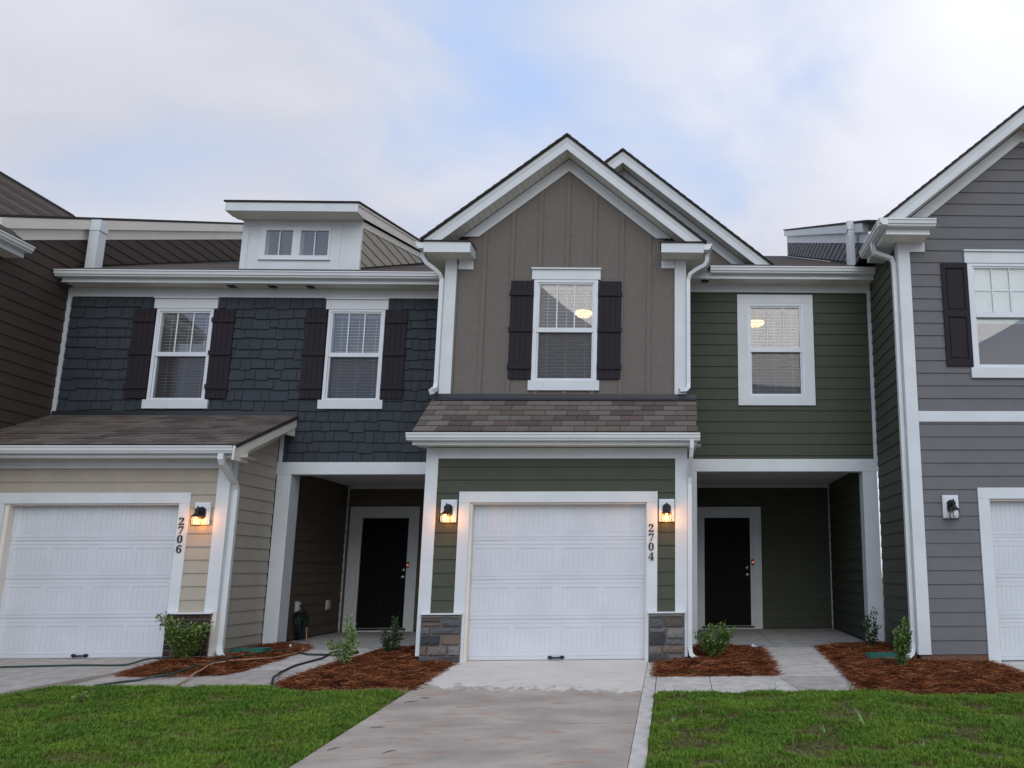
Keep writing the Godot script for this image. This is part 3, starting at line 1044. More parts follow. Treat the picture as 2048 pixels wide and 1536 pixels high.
	downspout([Vector3(1.775, 2.89, 0.36), Vector3(1.775, 2.80, 0.355), Vector3(1.765, 2.70, 0.30), Vector3(1.755, 2.55, 0.15), Vector3(1.750, 2.44, 0.05), Vector3(1.750, 2.34, 0.025), Vector3(1.750, 0.16, 0.025), Vector3(1.765, 0.08, 0.035), Vector3(1.82, 0.035, 0.06), Vector3(1.89, 0.02, 0.085)], Vector3.BACK, h)
	# --- green upper wall and the porch under it
	var uf := front(-1.29)
	var uw := wall("upper_wall", uf, rect(1.69, 2.86, 4.69, 5.72), [rect(2.73, 3.87, 3.565, 5.34)], 0.14, "sheathing", h)
	planks(uf, rect(1.69, 2.864, 4.638, 5.565), [rect(2.541, 3.709, 3.754, 5.525)], 5.409, 0.1778, "green_siding", uw)
	put_fbox("frieze_board", uf, 1.72, 4.638, 5.566, 5.705, 0.0, 0.026, "white_paint", h)
	put_fbox("corner_strip", uf, 4.639, 4.698, 2.864, 5.705, 0.0, 0.030, "white_paint", h)
	window(uf, 3.148, 0.387, 5.311, 4.651, 4.577, 3.899, {"frame": 0.450, "frame_top": 5.380, "frame_bottom": 3.852, "casing": 0.606, "casing_top": 5.524, "casing_bottom": 3.710}, h)
	room(uf, 1.9, 4.5, 2.95, 5.62, 3.2, h)
	eave(uf, 1.72, 4.69, 2.10, 4.697, 5.855, 0.30, 0.155, h)
	put_box("soffit_vent", Vector3(1.96, 5.690, -1.18), Vector3(2.08, 5.697, -1.08), "black_plastic", h)
	put_box("porch_beam", Vector3(1.718, 2.670, -1.46), Vector3(4.692, 2.862, -1.262), "white_paint", h)
	put_box("porch_post", Vector3(4.450, 0.02, -1.50), Vector3(4.676, 2.669, -1.266), "white_paint", h)
	put_box("porch_post", Vector3(1.718, 0.02, -1.50), Vector3(1.884, 2.669, -1.266), "white_paint", h)
	put_box("porch_ceiling", Vector3(1.70, 2.80, -4.40), Vector3(4.55, 2.86, -1.461), "soffit", h)
	var pf := front(-4.4)
	var pw := wall("porch_wall", pf, rect(1.70, 0.0, 4.55, 2.80), [rect(2.06, 0.1, 3.03, 2.215)], 0.14, "sheathing", h)
	planks(pf, rect(1.72, 0.11, 4.50, 2.74), [rect(1.90, 0.0, 3.195, 2.372)], 1.70, 0.1778, "green_siding", pw)
	put_fbox("porch_frieze", pf, 1.72, 4.50, 2.741, 2.799, 0.0, 0.02, "white_paint", h)
	put_fbox("corner_strip", pf, 4.50, 4.53, 0.10, 2.799, 0.0, 0.032, "white_paint", h)
	six_panel_door(pf, 2.113, 2.980, 0.160, 2.165, [1.90, 3.195, 2.372, 0.068], true, h)
	var qf := left_side(4.53)
	var qw := wall("porch_side_wall", qf, rect(-4.40, 0.0, -1.501, 2.80), [], 0.12, "sheathing", h)
	planks(qf, rect(-4.366, 0.11, -1.503, 2.795), [], 1.70, 0.1778, "green_siding", qw, 9.0)
	var bell := holder("doorbell", h)
	put_fbox("button_plate", pf, 2.999, 3.040, 1.27, 1.38, 0.0285, 0.045, "black_plastic", bell)
	put_fbox("glowing_button", pf, 3.010, 3.030, 1.31, 1.34, 0.0452, 0.049, "led", bell)
	# --- main roof and the second gable behind
	var mr := pitch_back(5.862, -0.90, 0.43)
	put_fbox("main_roof", mr, -1.80, 4.698, 0.0, 10.6, -0.06, 0.0, "roofing", h)
	var deck2 := h.get_node("main_roof") as Node3D
	var c := 0
	while c < 24:
		put_fbox("shingle_course", mr, 1.95, 4.697, c * 0.145 + 0.02, c * 0.145 + 0.155, 0.001, 0.006 + 0.002 * (c % 2), "shingle_%d" % [0, 4, 1, 3, 4][c % 5], deck2)
		c += 1
	var g2 := front(-1.90)
	var gp := PackedVector2Array([Vector2(-1.5, 6.1), Vector2(2.85, 6.1), Vector2(0.66, 7.93)])
	var gw2 := wall("rear_gable_wall", g2, gp, [], 0.12, "sheathing", h)
	for k in range(0, 6):
		for q in Geometry2D.intersect_polygons(gp, rect(0.66 + 0.4075 * k + 0.001, 6.0, 0.66 + 0.4075 * (k + 1) - 0.001, 8.2)):
			var s := begin()
			slab(s, q, g2, 0.010, 0.010, 0, 1, 0.0)
			put("wall_panel", s, "taupe_panel", gw2)
		for q in Geometry2D.intersect_polygons(gp, rect(0.66 + 0.4075 * k - 0.022, 6.0, 0.66 + 0.4075 * k + 0.022, 8.2)):
			var s := begin()
			slab(s, q, g2, 0.024, 0.024, 0, 1, 0.0105)
			put("batten", s, "taupe_panel", gw2)
	gable(0.66, 2.49, 6.160, 0.812, -1.60, -1.90, -6.0, 6.2, h)

func stone_pier(f: Transform3D, u0: float, u1: float, v1: float, v0: float, stones: Array, x0: float, x1: float, y0: float, y1: float, parent: Node3D) -> void:
	# stones: tone and rectangle, in the units of x0..x1 and y0..y1 (y down)
	var p := put_fbox("stone_pier", f, u0, u1, v0, v1, 0.0, 0.042, "mortar", parent)
	for q in stones:
		var a := clampf(u0 + (q[1] - x0) / (x1 - x0) * (u1 - u0), u0 + 0.003, u1)
		var b := clampf(u0 + (q[3] - x0) / (x1 - x0) * (u1 - u0), u0, u1 - 0.003)
		var d: float = v1 - (q[2] - y0) / (y1 - y0) * (v1 - v0)
		var c: float = v1 - (q[4] - y0) / (y1 - y0) * (v1 - v0)
		rough_block(f, a + 0.003, b - 0.003, c + 0.003, d - 0.002, 0.040, 0.066 + rng.randf() * 0.014, 0.010, 0.006, "stone", "stone_" + q[0], p)
	put_fbox("pier_cap", f, u0 - 0.004, u1 + 0.004, v1 + 0.001, v1 + 0.020, 0.0, 0.092, "white_vinyl", parent)

func rough_block(f: Transform3D, u0: float, u1: float, v0: float, v1: float, w0: float, w1: float, bevel: float, rough: float, called: String, m: String, parent: Node3D) -> void:
	# a block whose face is a small uneven grid with eased edges
	var s := begin()
	var nu := clampi(int((u1 - u0) / 0.045), 2, 6)
	var nv := clampi(int((v1 - v0) / 0.035), 2, 5)
	var g := []
	for j in nv + 3:
		var line := []
		for i in nu + 3:
			var fu := clampf((i - 1.0) / nu, 0, 1)
			var fv := clampf((j - 1.0) / nv, 0, 1)
			var rim := i == 0 or j == 0 or i == nu + 2 or j == nv + 2
			var u := lerpf(u0 + bevel, u1 - bevel, fu)
			var v := lerpf(v0 + bevel, v1 - bevel, fv)
			var w := w1 + rng.randf_range(-rough, rough)
			if i == 1 or j == 1 or i == nu + 1 or j == nv + 1:
				w -= 0.004
			if rim:
				w = w0
				if i == 0: u = u0
				if i == nu + 2: u = u1
				if j == 0: v = v0
				if j == nv + 2: v = v1
			elif i > 1 and i < nu + 1 and j > 1 and j < nv + 1:
				u += rng.randf_range(-rough, rough)
				v += rng.randf_range(-rough, rough)
			line.append(f * Vector3(u, v, w))
		g.append(line)
	for j in nv + 2:
		for i in nu + 2:
			face(s, [g[j][i], g[j][i + 1], g[j + 1][i + 1]], f.basis.z)
			face(s, [g[j][i], g[j + 1][i + 1], g[j + 1][i]], f.basis.z)
	put(called, s, m, parent)

# ==================================================================== the house numbered 2706
func house_left() -> void:
	var h := thing("townhouse", "two storey townhouse with dark blue shakes, white dormer and beige garage numbered 2706", "house", Vector3(-5.0, 0, -0.8), "townhouses in the row")
	var f := front(-0.33)
	var gw := wall("garage_wall", f, rect(-8.168, -0.06, -4.64, 2.76), [rect(-7.61, -0.2, -5.273, 2.114)], 0.14, "sheathing", h)
	planks(f, rect(-8.16, 0.633, -4.789, 2.597), [rect(-7.752, -0.2, -5.130, 2.262)], 1.524, 0.1778, "beige_siding", gw)
	put_box("corner_board", Vector3(-4.789, 0.648, -0.475), Vector3(-4.6165, 2.742, -0.304), "white_paint", h)
	put_box("corner_strip", Vector3(-4.676, 0.03, -0.475), Vector3(-4.6165, 0.646, -0.300), "cream_vinyl", h)
	put_fbox("frieze_board", f, -8.16, -4.790, 2.598, 2.742, 0.0, 0.024, "white_paint", h)
	var gt := holder("garage_trim", h)
	put_fbox("head_board", f, -7.752, -5.130, 2.116, 2.262, 0.0, 0.030, "white_paint", gt)
	put_fbox("side_board", f, -7.752, -7.610, 0.0, 2.114, 0.0, 0.030, "white_paint", gt)
	put_fbox("side_board", f, -5.273, -5.130, 0.648, 2.114, 0.0, 0.030, "white_paint", gt)
	put_fbox("foot_board", f, -5.283, -5.268, 0.0, 0.646, -0.02, 0.031, "white_paint", gt)
	put_fbox("jamb", f, -7.6095, -7.560, 0.0, 2.114, -0.16, 0.002, "cream_vinyl", gt)
	put_fbox("jamb", f, -5.2865, -5.2735, 0.0, 2.114, -0.16, -0.021, "cream_vinyl", gt)
	put_fbox("jamb", f, -7.56, -5.288, 2.094, 2.114, -0.16, 0.002, "cream_vinyl", gt)
	garage_door(front(-0.43), -7.56, -5.288, 0.055, 2.13, h)
	digits("2706", front(-0.30), -5.208, [1.866, 1.746, 1.626, 1.491], h)
	# --- brick pier: a soldier course over a running bond
	var bp := put_fbox("brick_pier", f, -5.266, -4.677, -0.08, 0.628, 0.0, 0.045, "mortar", h)
	for k in 8:
		var a := -5.264 + k * 0.0733
		rough_block(f, a + 0.004, a + 0.0693, 0.560, 0.626, 0.043, 0.058, 0.003, 0.0012, "brick", "brick_%d" % [1, 0, 0, 1, 0, 1, 2, 2][k], bp)
	var row := 0
	while row < 8:
		var v := 0.552 - row * 0.0805
		var a := -5.264 - (0.10 if row % 2 else 0.0)
		while a < -4.68:
			var u0 := maxf(a, -5.264)
			var u1 := minf(a + 0.197, -4.679)
			if u1 - u0 > 0.03:
				rough_block(f, u0 + 0.004, u1 - 0.004, v - 0.069, v, 0.043, 0.057, 0.003, 0.0012, "brick", "brick_%d" % [0, 1, 0, 1, 2][rng.randi() % 5], bp)
			a += 0.2
		row += 1
	put_fbox("pier_cap", f, -5.262, -4.660, 0.6285, 0.647, 0.0, 0.088, "white_vinyl", h)
	# --- beige flank of the garage
	var sf := right_side(-4.64)
	var line := func(z: float) -> float: return 2.827 + 0.4315 * (0.186 - z)
	var sp := PackedVector2Array([Vector2(0.40, 0.0), Vector2(1.62, 0.0), Vector2(1.62, line.call(-1.62) - 0.26), Vector2(0.40, line.call(-0.40) - 0.26)])
	var sw := wall("garage_flank", sf, sp, [], 0.12, "sheathing", h)
	planks(sf, PackedVector2Array([Vector2(0.476, 0.14), Vector2(1.589, 0.14), Vector2(1.589, line.call(-1.589) - 0.36), Vector2(0.476, line.call(-0.476) - 0.36)]), [], 1.524, 0.1778, "beige_siding", sw, 9.0)
	put_fbox("foundation", sf, 0.46, 1.60, -0.05, 0.138, 0.0, 0.004, "concrete_grey", h)
	var s := begin()
	slab(s, PackedVector2Array([Vector2(0.476, line.call(-0.476) - 0.358), Vector2(1.62, line.call(-1.62) - 0.358), Vector2(1.62, line.call(-1.62) - 0.15), Vector2(0.476, line.call(-0.476) - 0.15)]), sf, 0.022, 0.022, 0, 1, 0.0)
	put("frieze_board", s, "cream_vinyl", h)
	var rk := right_side(-4.40)
	s = begin()
	slab(s, PackedVector2Array([Vector2(-0.09, line.call(0.09) - 0.185), Vector2(-0.09, line.call(0.09) - 0.012), Vector2(1.60, line.call(-1.60) - 0.012), Vector2(1.60, line.call(-1.60) - 0.185)]), rk, 0.012, 0.012, 0, 1, -0.012)
	put("rake_board", s, "cream_vinyl", h)
	s = begin()
	slab(s, PackedVector2Array([Vector2(-0.09, line.call(0.09) - 0.055), Vector2(-0.09, line.call(0.09) - 0.012), Vector2(1.60, line.call(-1.60) - 0.012), Vector2(1.60, line.call(-1.60) - 0.055)]), rk, 0.024, 0.024, 0, 1, 0.0125)
	put("drip_board", s, "cream_vinyl", h)
	s = begin()      # the little boxed end of the eave, and the one against the wall
	slab(s, PackedVector2Array([Vector2(-0.088, 2.665), Vector2(0.27, 2.665), Vector2(0.27, line.call(-0.27) - 0.186), Vector2(-0.088, line.call(0.088) - 0.186)]), rk, 0.010, 0.010, 0, 1, -0.020)
	put("eave_end", s, "cream_vinyl", h)
	s = begin()
	slab(s, PackedVector2Array([Vector2(1.36, line.call(-1.36) - 0.186), Vector2(1.59, line.call(-1.59) - 0.186), Vector2(1.59, line.call(-1.59) - 0.33), Vector2(1.36, line.call(-1.59) - 0.33)]), rk, 0.0, 0.0, 0, 1, -0.05)
	put("rake_end", s, "cream_vinyl", h)
	s = begin()
	var rsf := pitch_back(2.827 - 0.17 + 0.4315 * 0.186, 0.0, 0.4315)
	slab(s, rect(-4.617, 0.30, -4.413, 1.75), rsf, 0.01, 0.01, 0, 1, 0.0)
	put("rake_soffit", s, "soffit", h)
	# --- garage roof
	var rf := pitch_back(2.872, 0.085, 0.4315)
	put_fbox("garage_roof", rf, -8.15, -4.375, -0.01, 1.855, -0.05, 0.0, "roofing", h)
	roof_tabs(rf, -8.15, -4.368, 1.852, 0.1418, h.get_node("garage_roof"))
	put_fbox("wall_flashing", front(-1.62), -8.15, -4.385, 3.56, 3.665, 0.028, 0.040, "flashing", h)
	eave(f, -8.15, -4.425, -8.15, -4.422, 2.858, 0.30, 0.135, h)
	downspout([Vector3(-4.59, 2.765, 0.02), Vector3(-4.59, 2.69, 0.02), Vector3(-4.588, 2.63, -0.02), Vector3(-4.585, 2.50, -0.20), Vector3(-4.585, 2.39, -0.37), Vector3(-4.585, 2.31, -0.42), Vector3(-4.585, 0.20, -0.42), Vector3(-4.575, 0.13, -0.40), Vector3(-4.54, 0.085, -0.34), Vector3(-4.48, 0.07, -0.28)], Vector3.RIGHT, h)
	# --- blue shake wall
	var uf := front(-1.62)
	var up := PackedVector2Array([Vector2(-8.165, 3.0), Vector2(-4.64, 3.0), Vector2(-4.64, 2.862), Vector2(-1.845, 2.862), Vector2(-1.845, 5.70), Vector2(-8.165, 5.70)])
	var uw := wall("upper_wall", uf, up, [rect(-6.70, 3.85, -5.88, 5.30), rect(-3.995, 3.85, -3.17, 5.30)], 0.14, "sheathing", h)
	var sk := PackedVector2Array([Vector2(-8.10, 3.62), Vector2(-4.45, 3.62), Vector2(-4.56, 3.40), Vector2(-4.56, 2.863), Vector2(-1.845, 2.863), Vector2(-1.845, 5.54), Vector2(-8.10, 5.54)])
	var opens := [rect(-6.795, 3.71, -5.785, 5.52), rect(-4.087, 3.71, -3.077, 5.52)]
	var hid := [rect(-7.095, 3.87, -6.745, 5.342), rect(-5.853, 3.87, -5.50, 5.342), rect(-4.395, 3.87, -4.043, 5.335), rect(-3.118, 3.87, -2.768, 5.335)]
	shakes(uf, sk, opens, hid, 2.863, 0.16745, uw)
	put_fbox("frieze_board", uf, -8.10, -1.86, 5.541, 5.690, 0.0, 0.028, "white_paint", h)
	put_fbox("corner_strip", uf, -8.166, -8.101, 3.60, 5.690, 0.0, 0.032, "white_paint", h)
	var st := {"frame": 0.449, "frame_top": 5.345, "frame_bottom": 3.853, "cap": 5.532, "cap_half": 0.503, "sill": 3.708}
	window(uf, -6.290, 0.376, 5.280, 4.628, 4.560, 3.884, st, h)
	window(uf, -3.582, 0.380, 5.284, 4.628, 4.560, 3.884, st, h)
	room(uf, -7.6, -4.95, 2.95, 5.6, 3.2, h)
	room(uf, -4.85, -2.1, 2.95, 5.6, 3.2, h)
	for v in [[-7.095, -6.745], [-5.853, -5.50], [-4.395, -4.043], [-3.118, -2.768]]:
		board_shutter(uf, v[0], v[1], 3.872, 5.342, [5.116, 4.572, 4.023], h)
	eave(uf, -8.08, -1.87, -8.14, -1.945, 5.846, 0.30, 0.155, h)
	for x in [-5.55, -4.91, -4.31]:
		put_box("soffit_vent", Vector3(x - 0.06, 5.681, -1.55), Vector3(x + 0.06, 5.688, -1.44), "black_plastic", h)
	# --- porch
	put_box("porch_beam", Vector3(-4.640, 2.671, -1.79), Vector3(-1.844, 2.861, -1.592), "white_paint", h)
	put_box("porch_post", Vector3(-4.618, 0.02, -1.89), Vector3(-4.402, 2.670, -1.596), "white_paint", h)
	put_fbox("corner_strip", uf, -4.619, -4.561, 2.863, 3.36, 0.0, 0.028, "white_paint", h)
	put_box("porch_ceiling", Vector3(-4.72, 2.81, -4.60), Vector3(-1.84, 2.86, -1.791), "soffit", h)
	var pf := front(-4.6)
	var pw := wall("porch_wall", pf, rect(-4.84, 0.0, -1.84, 2.81), [rect(-4.455, 0.1, -3.48, 2.24)], 0.14, "sheathing", h)
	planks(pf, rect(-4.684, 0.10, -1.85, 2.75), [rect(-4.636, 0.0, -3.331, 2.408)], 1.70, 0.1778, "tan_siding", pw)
	put_fbox("porch_frieze", pf, -4.684, -1.85, 2.751, 2.809, 0.0, 0.02, "white_paint", h)
	put_fbox("corner_strip", pf, -4.718, -4.685, 0.09, 2.809, 0.0, 0.034, "white_paint", h)
	six_panel_door(pf, -4.404, -3.531, 0.150, 2.192, [-4.636, -3.331, 2.408, 0.063], true, h)
	var qf := right_side(-4.72)
	var qw := wall("porch_side_wall", qf, rect(1.73, 0.0, 4.60, 2.81), [], 0.11, "sheathing", h)
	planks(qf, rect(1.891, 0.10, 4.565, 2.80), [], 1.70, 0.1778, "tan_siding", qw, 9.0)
	var bell := holder("doorbell", h)
	put_fbox("button_plate", pf, -3.515, -3.48, 1.25, 1.36, 0.0125, 0.028, "black_plastic", bell)
	put_fbox("glowing_button", pf, -3.507, -3.488, 1.285, 1.315, 0.0282, 0.032, "led", bell)
	# --- main roof
	var mr := pitch_back(5.852, -1.23, 0.43)
	put_fbox("main_roof", mr, -8.165, -1.80, 0.0, 10.3, -0.06, 0.0, "roofing", h)
	var deck := h.get_node("main_roof") as Node3D
	for c in 20:
		put_fbox("shingle_course", mr, -8.16, -2.0, c * 0.145 + 0.02, c * 0.145 + 0.155, 0.001, 0.006 + 0.002 * (c % 2), "shingle_%d" % [0, 4, 1, 3, 4][c % 5], deck)
	# --- dormer
	var df := front(-1.85)
	var dorm := wall("dormer_wall", df, rect(-5.665, 6.02, -3.722, 7.0), [rect(-5.27, 6.36, -4.83, 6.80), rect(-4.70, 6.36, -4.24, 6.80)], 0.10, "white_paint", h)
	for q in [[-5.665, -5.56], [-5.475, -5.345], [-4.205, -4.035], [-3.945, -3.722]]:
		put_fbox("wall_board", df, q[0] + 0.001, q[1] - 0.001, 6.12, 6.985, 0.0, 0.014, "white_paint", dorm)
	for q in [[-5.56, -5.475], [-4.035, -3.945]]:
		put_fbox("wall_board", df, q[0], q[1], 6.12, 6.87, 0.0, 0.006, "white_paint", dorm)
		put_fbox("wall_board", df, q[0], q[1], 6.872, 6.985, 0.0, 0.014, "white_paint", dorm)
	put_fbox("wall_board", df, -5.345, -4.205, 6.12, 6.29, 0.0, 0.014, "white_paint", dorm)
	put_fbox("wall_board", df, -5.345, -4.205, 6.865, 6.985, 0.0, 0.014, "white_paint", dorm)
	var dw := holder("dormer_window", h)
	s = begin()
	fbox(s, df, -5.345, -5.27, 6.295, 6.862, -0.03, 0.026)
	fbox(s, df, -4.83, -4.70, 6.295, 6.862, -0.03, 0.026)
	fbox(s, df, -4.24, -4.205, 6.295, 6.862, -0.03, 0.026)
	for q in [[-5.27, -4.83], [-4.70, -4.24]]:
		fbox(s, df, q[0], q[1], 6.80, 6.862, -0.03, 0.026)
		fbox(s, df, q[0], q[1], 6.295, 6.36, -0.03, 0.026)
	put("frame", s, "white_vinyl", dw)
	put_fbox("sill", df, -5.365, -4.185, 6.275, 6.294, 0.0, 0.045, "white_vinyl", dw)
	for q in [[-5.27, -4.83], [-4.70, -4.24]]:
		for k in 2:
			put_fbox("pane", df, q[0], q[1], 6.36, 6.80, -0.004 - 0.016 * k, -0.016 * k, "glass", dw)
		put_fbox("muntin", df, (q[0] + q[1]) / 2 - 0.009, (q[0] + q[1]) / 2 + 0.009, 6.36, 6.80, 0.0005, 0.008, "white_vinyl", dw)
	room(df, -5.55, -3.83, 6.2, 6.99, 0.5, h)
	var ds := right_side(-3.722)
	var dl := func(u: float) -> float: return 6.879 + 0.2286 * (u - 1.89)
	var rl := func(u: float) -> float: return 5.862 + 0.43 * (u - 1.23)
	var dp := PackedVector2Array([Vector2(1.951, rl.call(1.951)), Vector2(5.9, rl.call(5.9)), Vector2(5.9, dl.call(5.9) + 0.1), Vector2(1.951, dl.call(1.951) + 0.1)])
	var dwl := wall("dormer_flank", ds, dp, [], 0.08, "sheathing", h)
	planks(ds, PackedVector2Array([Vector2(1.88, rl.call(1.88) + 0.03), Vector2(5.0, rl.call(5.0) + 0.03), Vector2(5.0, dl.call(5.0)), Vector2(1.88, dl.call(1.88))]), [], 6.30, 0.1778, "beige_siding", dwl, 9.0)
	put_box("corner_board", Vector3(-3.83, 6.05, -1.879), Vector3(-3.703, 6.985, -1.834), "white_paint", h)
	s = begin()
	slab(s, PackedVector2Array([Vector2(1.88, dl.call(1.88)), Vector2(5.3, dl.call(5.3)), Vector2(5.3, dl.call(5.3) + 0.11), Vector2(1.88, dl.call(1.88) + 0.11)]), ds, 0.022, 0.022, 0, 1, 0.0)
	put("frieze_board", s, "cream_vinyl", h)
	put_box("dormer_fascia", Vector3(-5.785, 6.982, -1.50), Vector3(-3.652, 7.128, -1.478), "white_paint", h)
	put_box("dormer_soffit", Vector3(-5.76, 6.984, -1.834), Vector3(-3.68, 6.996, -1.502), "soffit", h)
	for e in [-3.675, -5.785]:
		s = begin()
		slab(s, PackedVector2Array([Vector2(1.502, 6.983), Vector2(1.72, 6.983), Vector2(5.4, 7.128 + 0.215 * 3.9 - 0.155), Vector2(5.4, 7.128 + 0.215 * 3.9), Vector2(1.502, 7.128)]), right_side(e + 0.023), 0.0, 0.0, 0, 1, -0.022)
		put("rake_board", s, "cream_vinyl", h)
	s = begin()
	slab(s, PackedVector2Array([Vector2(1.49, 7.09), Vector2(5.4, 7.128 + 0.215 * 3.9 - 0.035), Vector2(5.4, 7.128 + 0.215 * 3.9), Vector2(1.49, 7.128)]), right_side(-3.652), 0.014, 0.014, 0, 1, 0.0005)
	put("drip_board", s, "cream_vinyl", h)
	put_fbox("dormer_roof", pitch_back(7.13, -1.462, 0.215), -5.81, -3.622, 0.0, 5.2, 0.0, 0.028, "roofing", h)
	put_box("dormer_far_flank", Vector3(-5.665, 6.05, -4.2), Vector3(-5.60, 6.98, -1.951), "beige_siding", h)

# ==================================================================== the grey house on the right
func house_right() -> void:
	var h := thing("townhouse", "two storey townhouse with grey lap siding, panelled shutters and an unlit garage lantern", "house", Vector3(6.5, 0, -0.5), "townhouses in the row")
	var f := front(0.40)
	var poly := PackedVector2Array([Vector2(4.702, -0.06), Vector2(8.46, -0.06), Vector2(8.46, 5.90), Vector2(6.58, 7.44), Vector2(4.702, 5.90)])
	var wn := [rect(5.72, 3.92, 6.525, 5.36), rect(6.635, 3.92, 7.44, 5.36)]
	var gw := wall("front_wall", f, poly, wn + [rect(5.731, -0.2, 8.06, 2.085)], 0.14, "sheathing", h)
	var trim := rect(5.586, -0.2, 8.205, 2.238)
	planks(f, PackedVector2Array([Vector2(4.846, 0.088), Vector2(8.32, 0.088), Vector2(8.32, 3.135), Vector2(4.846, 3.135)]), [trim], 2.398, 0.1778, "grey_siding", gw)
	planks(f, PackedVector2Array([Vector2(4.846, 3.283), Vector2(8.32, 3.283), Vector2(8.32, 5.90), Vector2(6.58, 7.33), Vector2(4.846, 5.91)]), [rect(5.618, 3.75, 7.542, 5.58)], 5.419 - 0.1778, 0.1778, "grey_siding", gw)
	put_fbox("band_board", f, 4.846, 8.32, 3.136, 3.281, 0.0, 0.028, "white_paint", h)
	put_box("corner_board", Vector3(4.680, 0.088, 0.255), Vector3(4.845, 5.705, 0.428), "white_paint", h)
	put_box("corner_board", Vector3(8.321, 0.088, 0.255), Vector3(8.48, 5.705, 0.428), "white_paint", h)
	put_fbox("foundation", f, 4.72, 5.588, -0.25, 0.087, 0.0, 0.006, "foundation", h)
	put_fbox("return_frieze", f, 4.846, 5.062, 5.568, 5.705, 0.0, 0.030, "white_paint", h)
	var gt := holder("garage_trim", h)
	put_fbox("head_board", f, 5.586, 8.205, 2.090, 2.238, 0.0, 0.030, "white_paint", gt)
	put_fbox("side_board", f, 5.586, 5.731, -0.03, 2.088, 0.0, 0.030, "white_paint", gt)
	put_fbox("side_board", f, 8.06, 8.205, -0.03, 2.088, 0.0, 0.030, "white_paint", gt)
	put_fbox("jamb", f, 5.7315, 5.752, -0.03, 2.085, -0.16, 0.002, "cream_vinyl", gt)
	put_fbox("jamb", f, 5.752, 8.06, 2.066, 2.085, -0.16, 0.002, "cream_vinyl", gt)
	garage_door(front(0.30), 5.752, 8.055, -0.005, 2.10, h)
	# --- twin window with panelled shutters
	var st := {"frame": 0.475, "frame_top": 5.404, "frame_bottom": 3.892, "rows": 2, "blind": false, "screen": false}
	for c in [6.126, 7.034]:
		var w := window(f, c, 0.382, 5.338, 4.684, 4.619, 3.941, st, h)
		put_fbox("roller_shade", f, c - 0.385, c + 0.385, 4.55, 5.345, -0.075, -0.070, "shade_cloth", w)
	put_fbox("window_head", f, 5.617, 7.543, 5.406, 5.572, 0.0, 0.042, "white_paint", h)
	put_fbox("window_cap", f, 5.610, 7.550, 5.573, 5.597, 0.0, 0.066, "white_paint", h)
	put_fbox("window_sill", f, 5.612, 7.548, 3.746, 3.890, 0.0, 0.046, "white_paint", h)
	room(f, 5.2, 8.0, 2.95, 5.6, 3.2, h)
	panel_shutter(f, 5.277, 5.640, 3.914, 5.406, h)
	panel_shutter(f, 7.520, 7.883, 3.914, 5.406, h)
	# --- gable, with a gutter that turns the corner
	gable(6.58, 2.14, 5.919, 0.823, 0.73, 0.40, -4.5, 6.085, h)
	put_box("cornice_return", Vector3(4.44, 5.712, 0.401), Vector3(5.04, 5.875, 0.73), "white_paint", h)
	put_box("cornice_flank", Vector3(4.44, 5.712, -0.36), Vector3(4.70, 5.875, 0.399), "white_paint", h)
	var so := holder("return_soffit", h)
	for k in 6:
		put_box("soffit_panel", Vector3(4.452 + 0.1 * k, 5.702, 0.43), Vector3(4.549 + 0.1 * k, 5.711, 0.715), "soffit", so)
	put_box("return_lip", Vector3(4.435, 5.690, 0.722), Vector3(5.045, 5.711, 0.738), "gutter_white", h)
	gutter_run(front(0.731), 4.318, 5.11, 5.878, 0.0, h)
	gutter_run(left_side(4.439), -0.36, 0.853, 5.879, 0.0, h)
	downspout([Vector3(4.39, 5.79, 0.20), Vector3(4.39, 5.70, 0.20), Vector3(4.415, 5.63, 0.21), Vector3(4.55, 5.565, 0.25), Vector3(4.625, 5.52, 0.28), Vector3(4.648, 5.43, 0.295), Vector3(4.648, 0.24, 0.295), Vector3(4.642, 0.15, 0.305), Vector3(4.61, 0.09, 0.33), Vector3(4.55, 0.055, 0.37)], Vector3.BACK, h)
	# --- olive green flank beside the porch of 2704
	var sf := left_side(4.702)
	var sw := wall("flank_wall", sf, rect(-1.29, -0.06, 0.254, 5.75), [], 0.13, "sheathing", h)
	planks(sf, rect(-1.255, 0.08, 0.252, 5.70), [], 1.149, 0.1778, "green_siding", sw, 9.0)
	put_fbox("foundation", sf, -1.25, 0.25, -0.10, 0.079, 0.0, 0.004, "concrete_grey", h)
	# --- gable end of the main roof, over the roof of 2704
	var rk := func(z: float) -> float: return 7.05 + 0.43 * (-1.89 - z)
	var lo := func(z: float) -> float: return 5.866 + 0.43 * (-0.90 - z)
	var pp := PackedVector2Array([Vector2(-10.0, lo.call(-10.0)), Vector2(-1.30, lo.call(-1.30)), Vector2(-1.30, rk.call(-1.30) - 0.3), Vector2(-10.0, rk.call(-10.0) - 0.3)])
	var pw := wall("party_wall", sf, pp, [], 0.12, "sheathing", h)
	planks(sf, PackedVector2Array([Vector2(-9.93, lo.call(-9.93) + 0.04), Vector2(-1.31, lo.call(-1.31) + 0.04), Vector2(-1.31, rk.call(-1.31) - 0.36), Vector2(-9.93, rk.call(-9.93) - 0.36)]), [], 6.0, 0.1778, "grey_siding", pw, 20.0)
	for q in [[0.36, 0.17, 0.022], [0.168, 0.012, 0.10]]:
		var s := begin()
		slab(s, PackedVector2Array([Vector2(-10.02, rk.call(-10.02) - q[0]), Vector2(-1.20, rk.call(-1.20) - q[0]), Vector2(-1.20, rk.call(-1.20) - q[1]), Vector2(-10.02, rk.call(-10.02) - q[1])]), sf, q[2], q[2], 0, 1, 0.0)
		put("rake_board", s, "white_paint", h)
	put_fbox("end_board", sf, -10.03, -9.93, lo.call(-10.0), rk.call(-10.0) - 0.36, 0.0, 0.024, "white_paint", h)
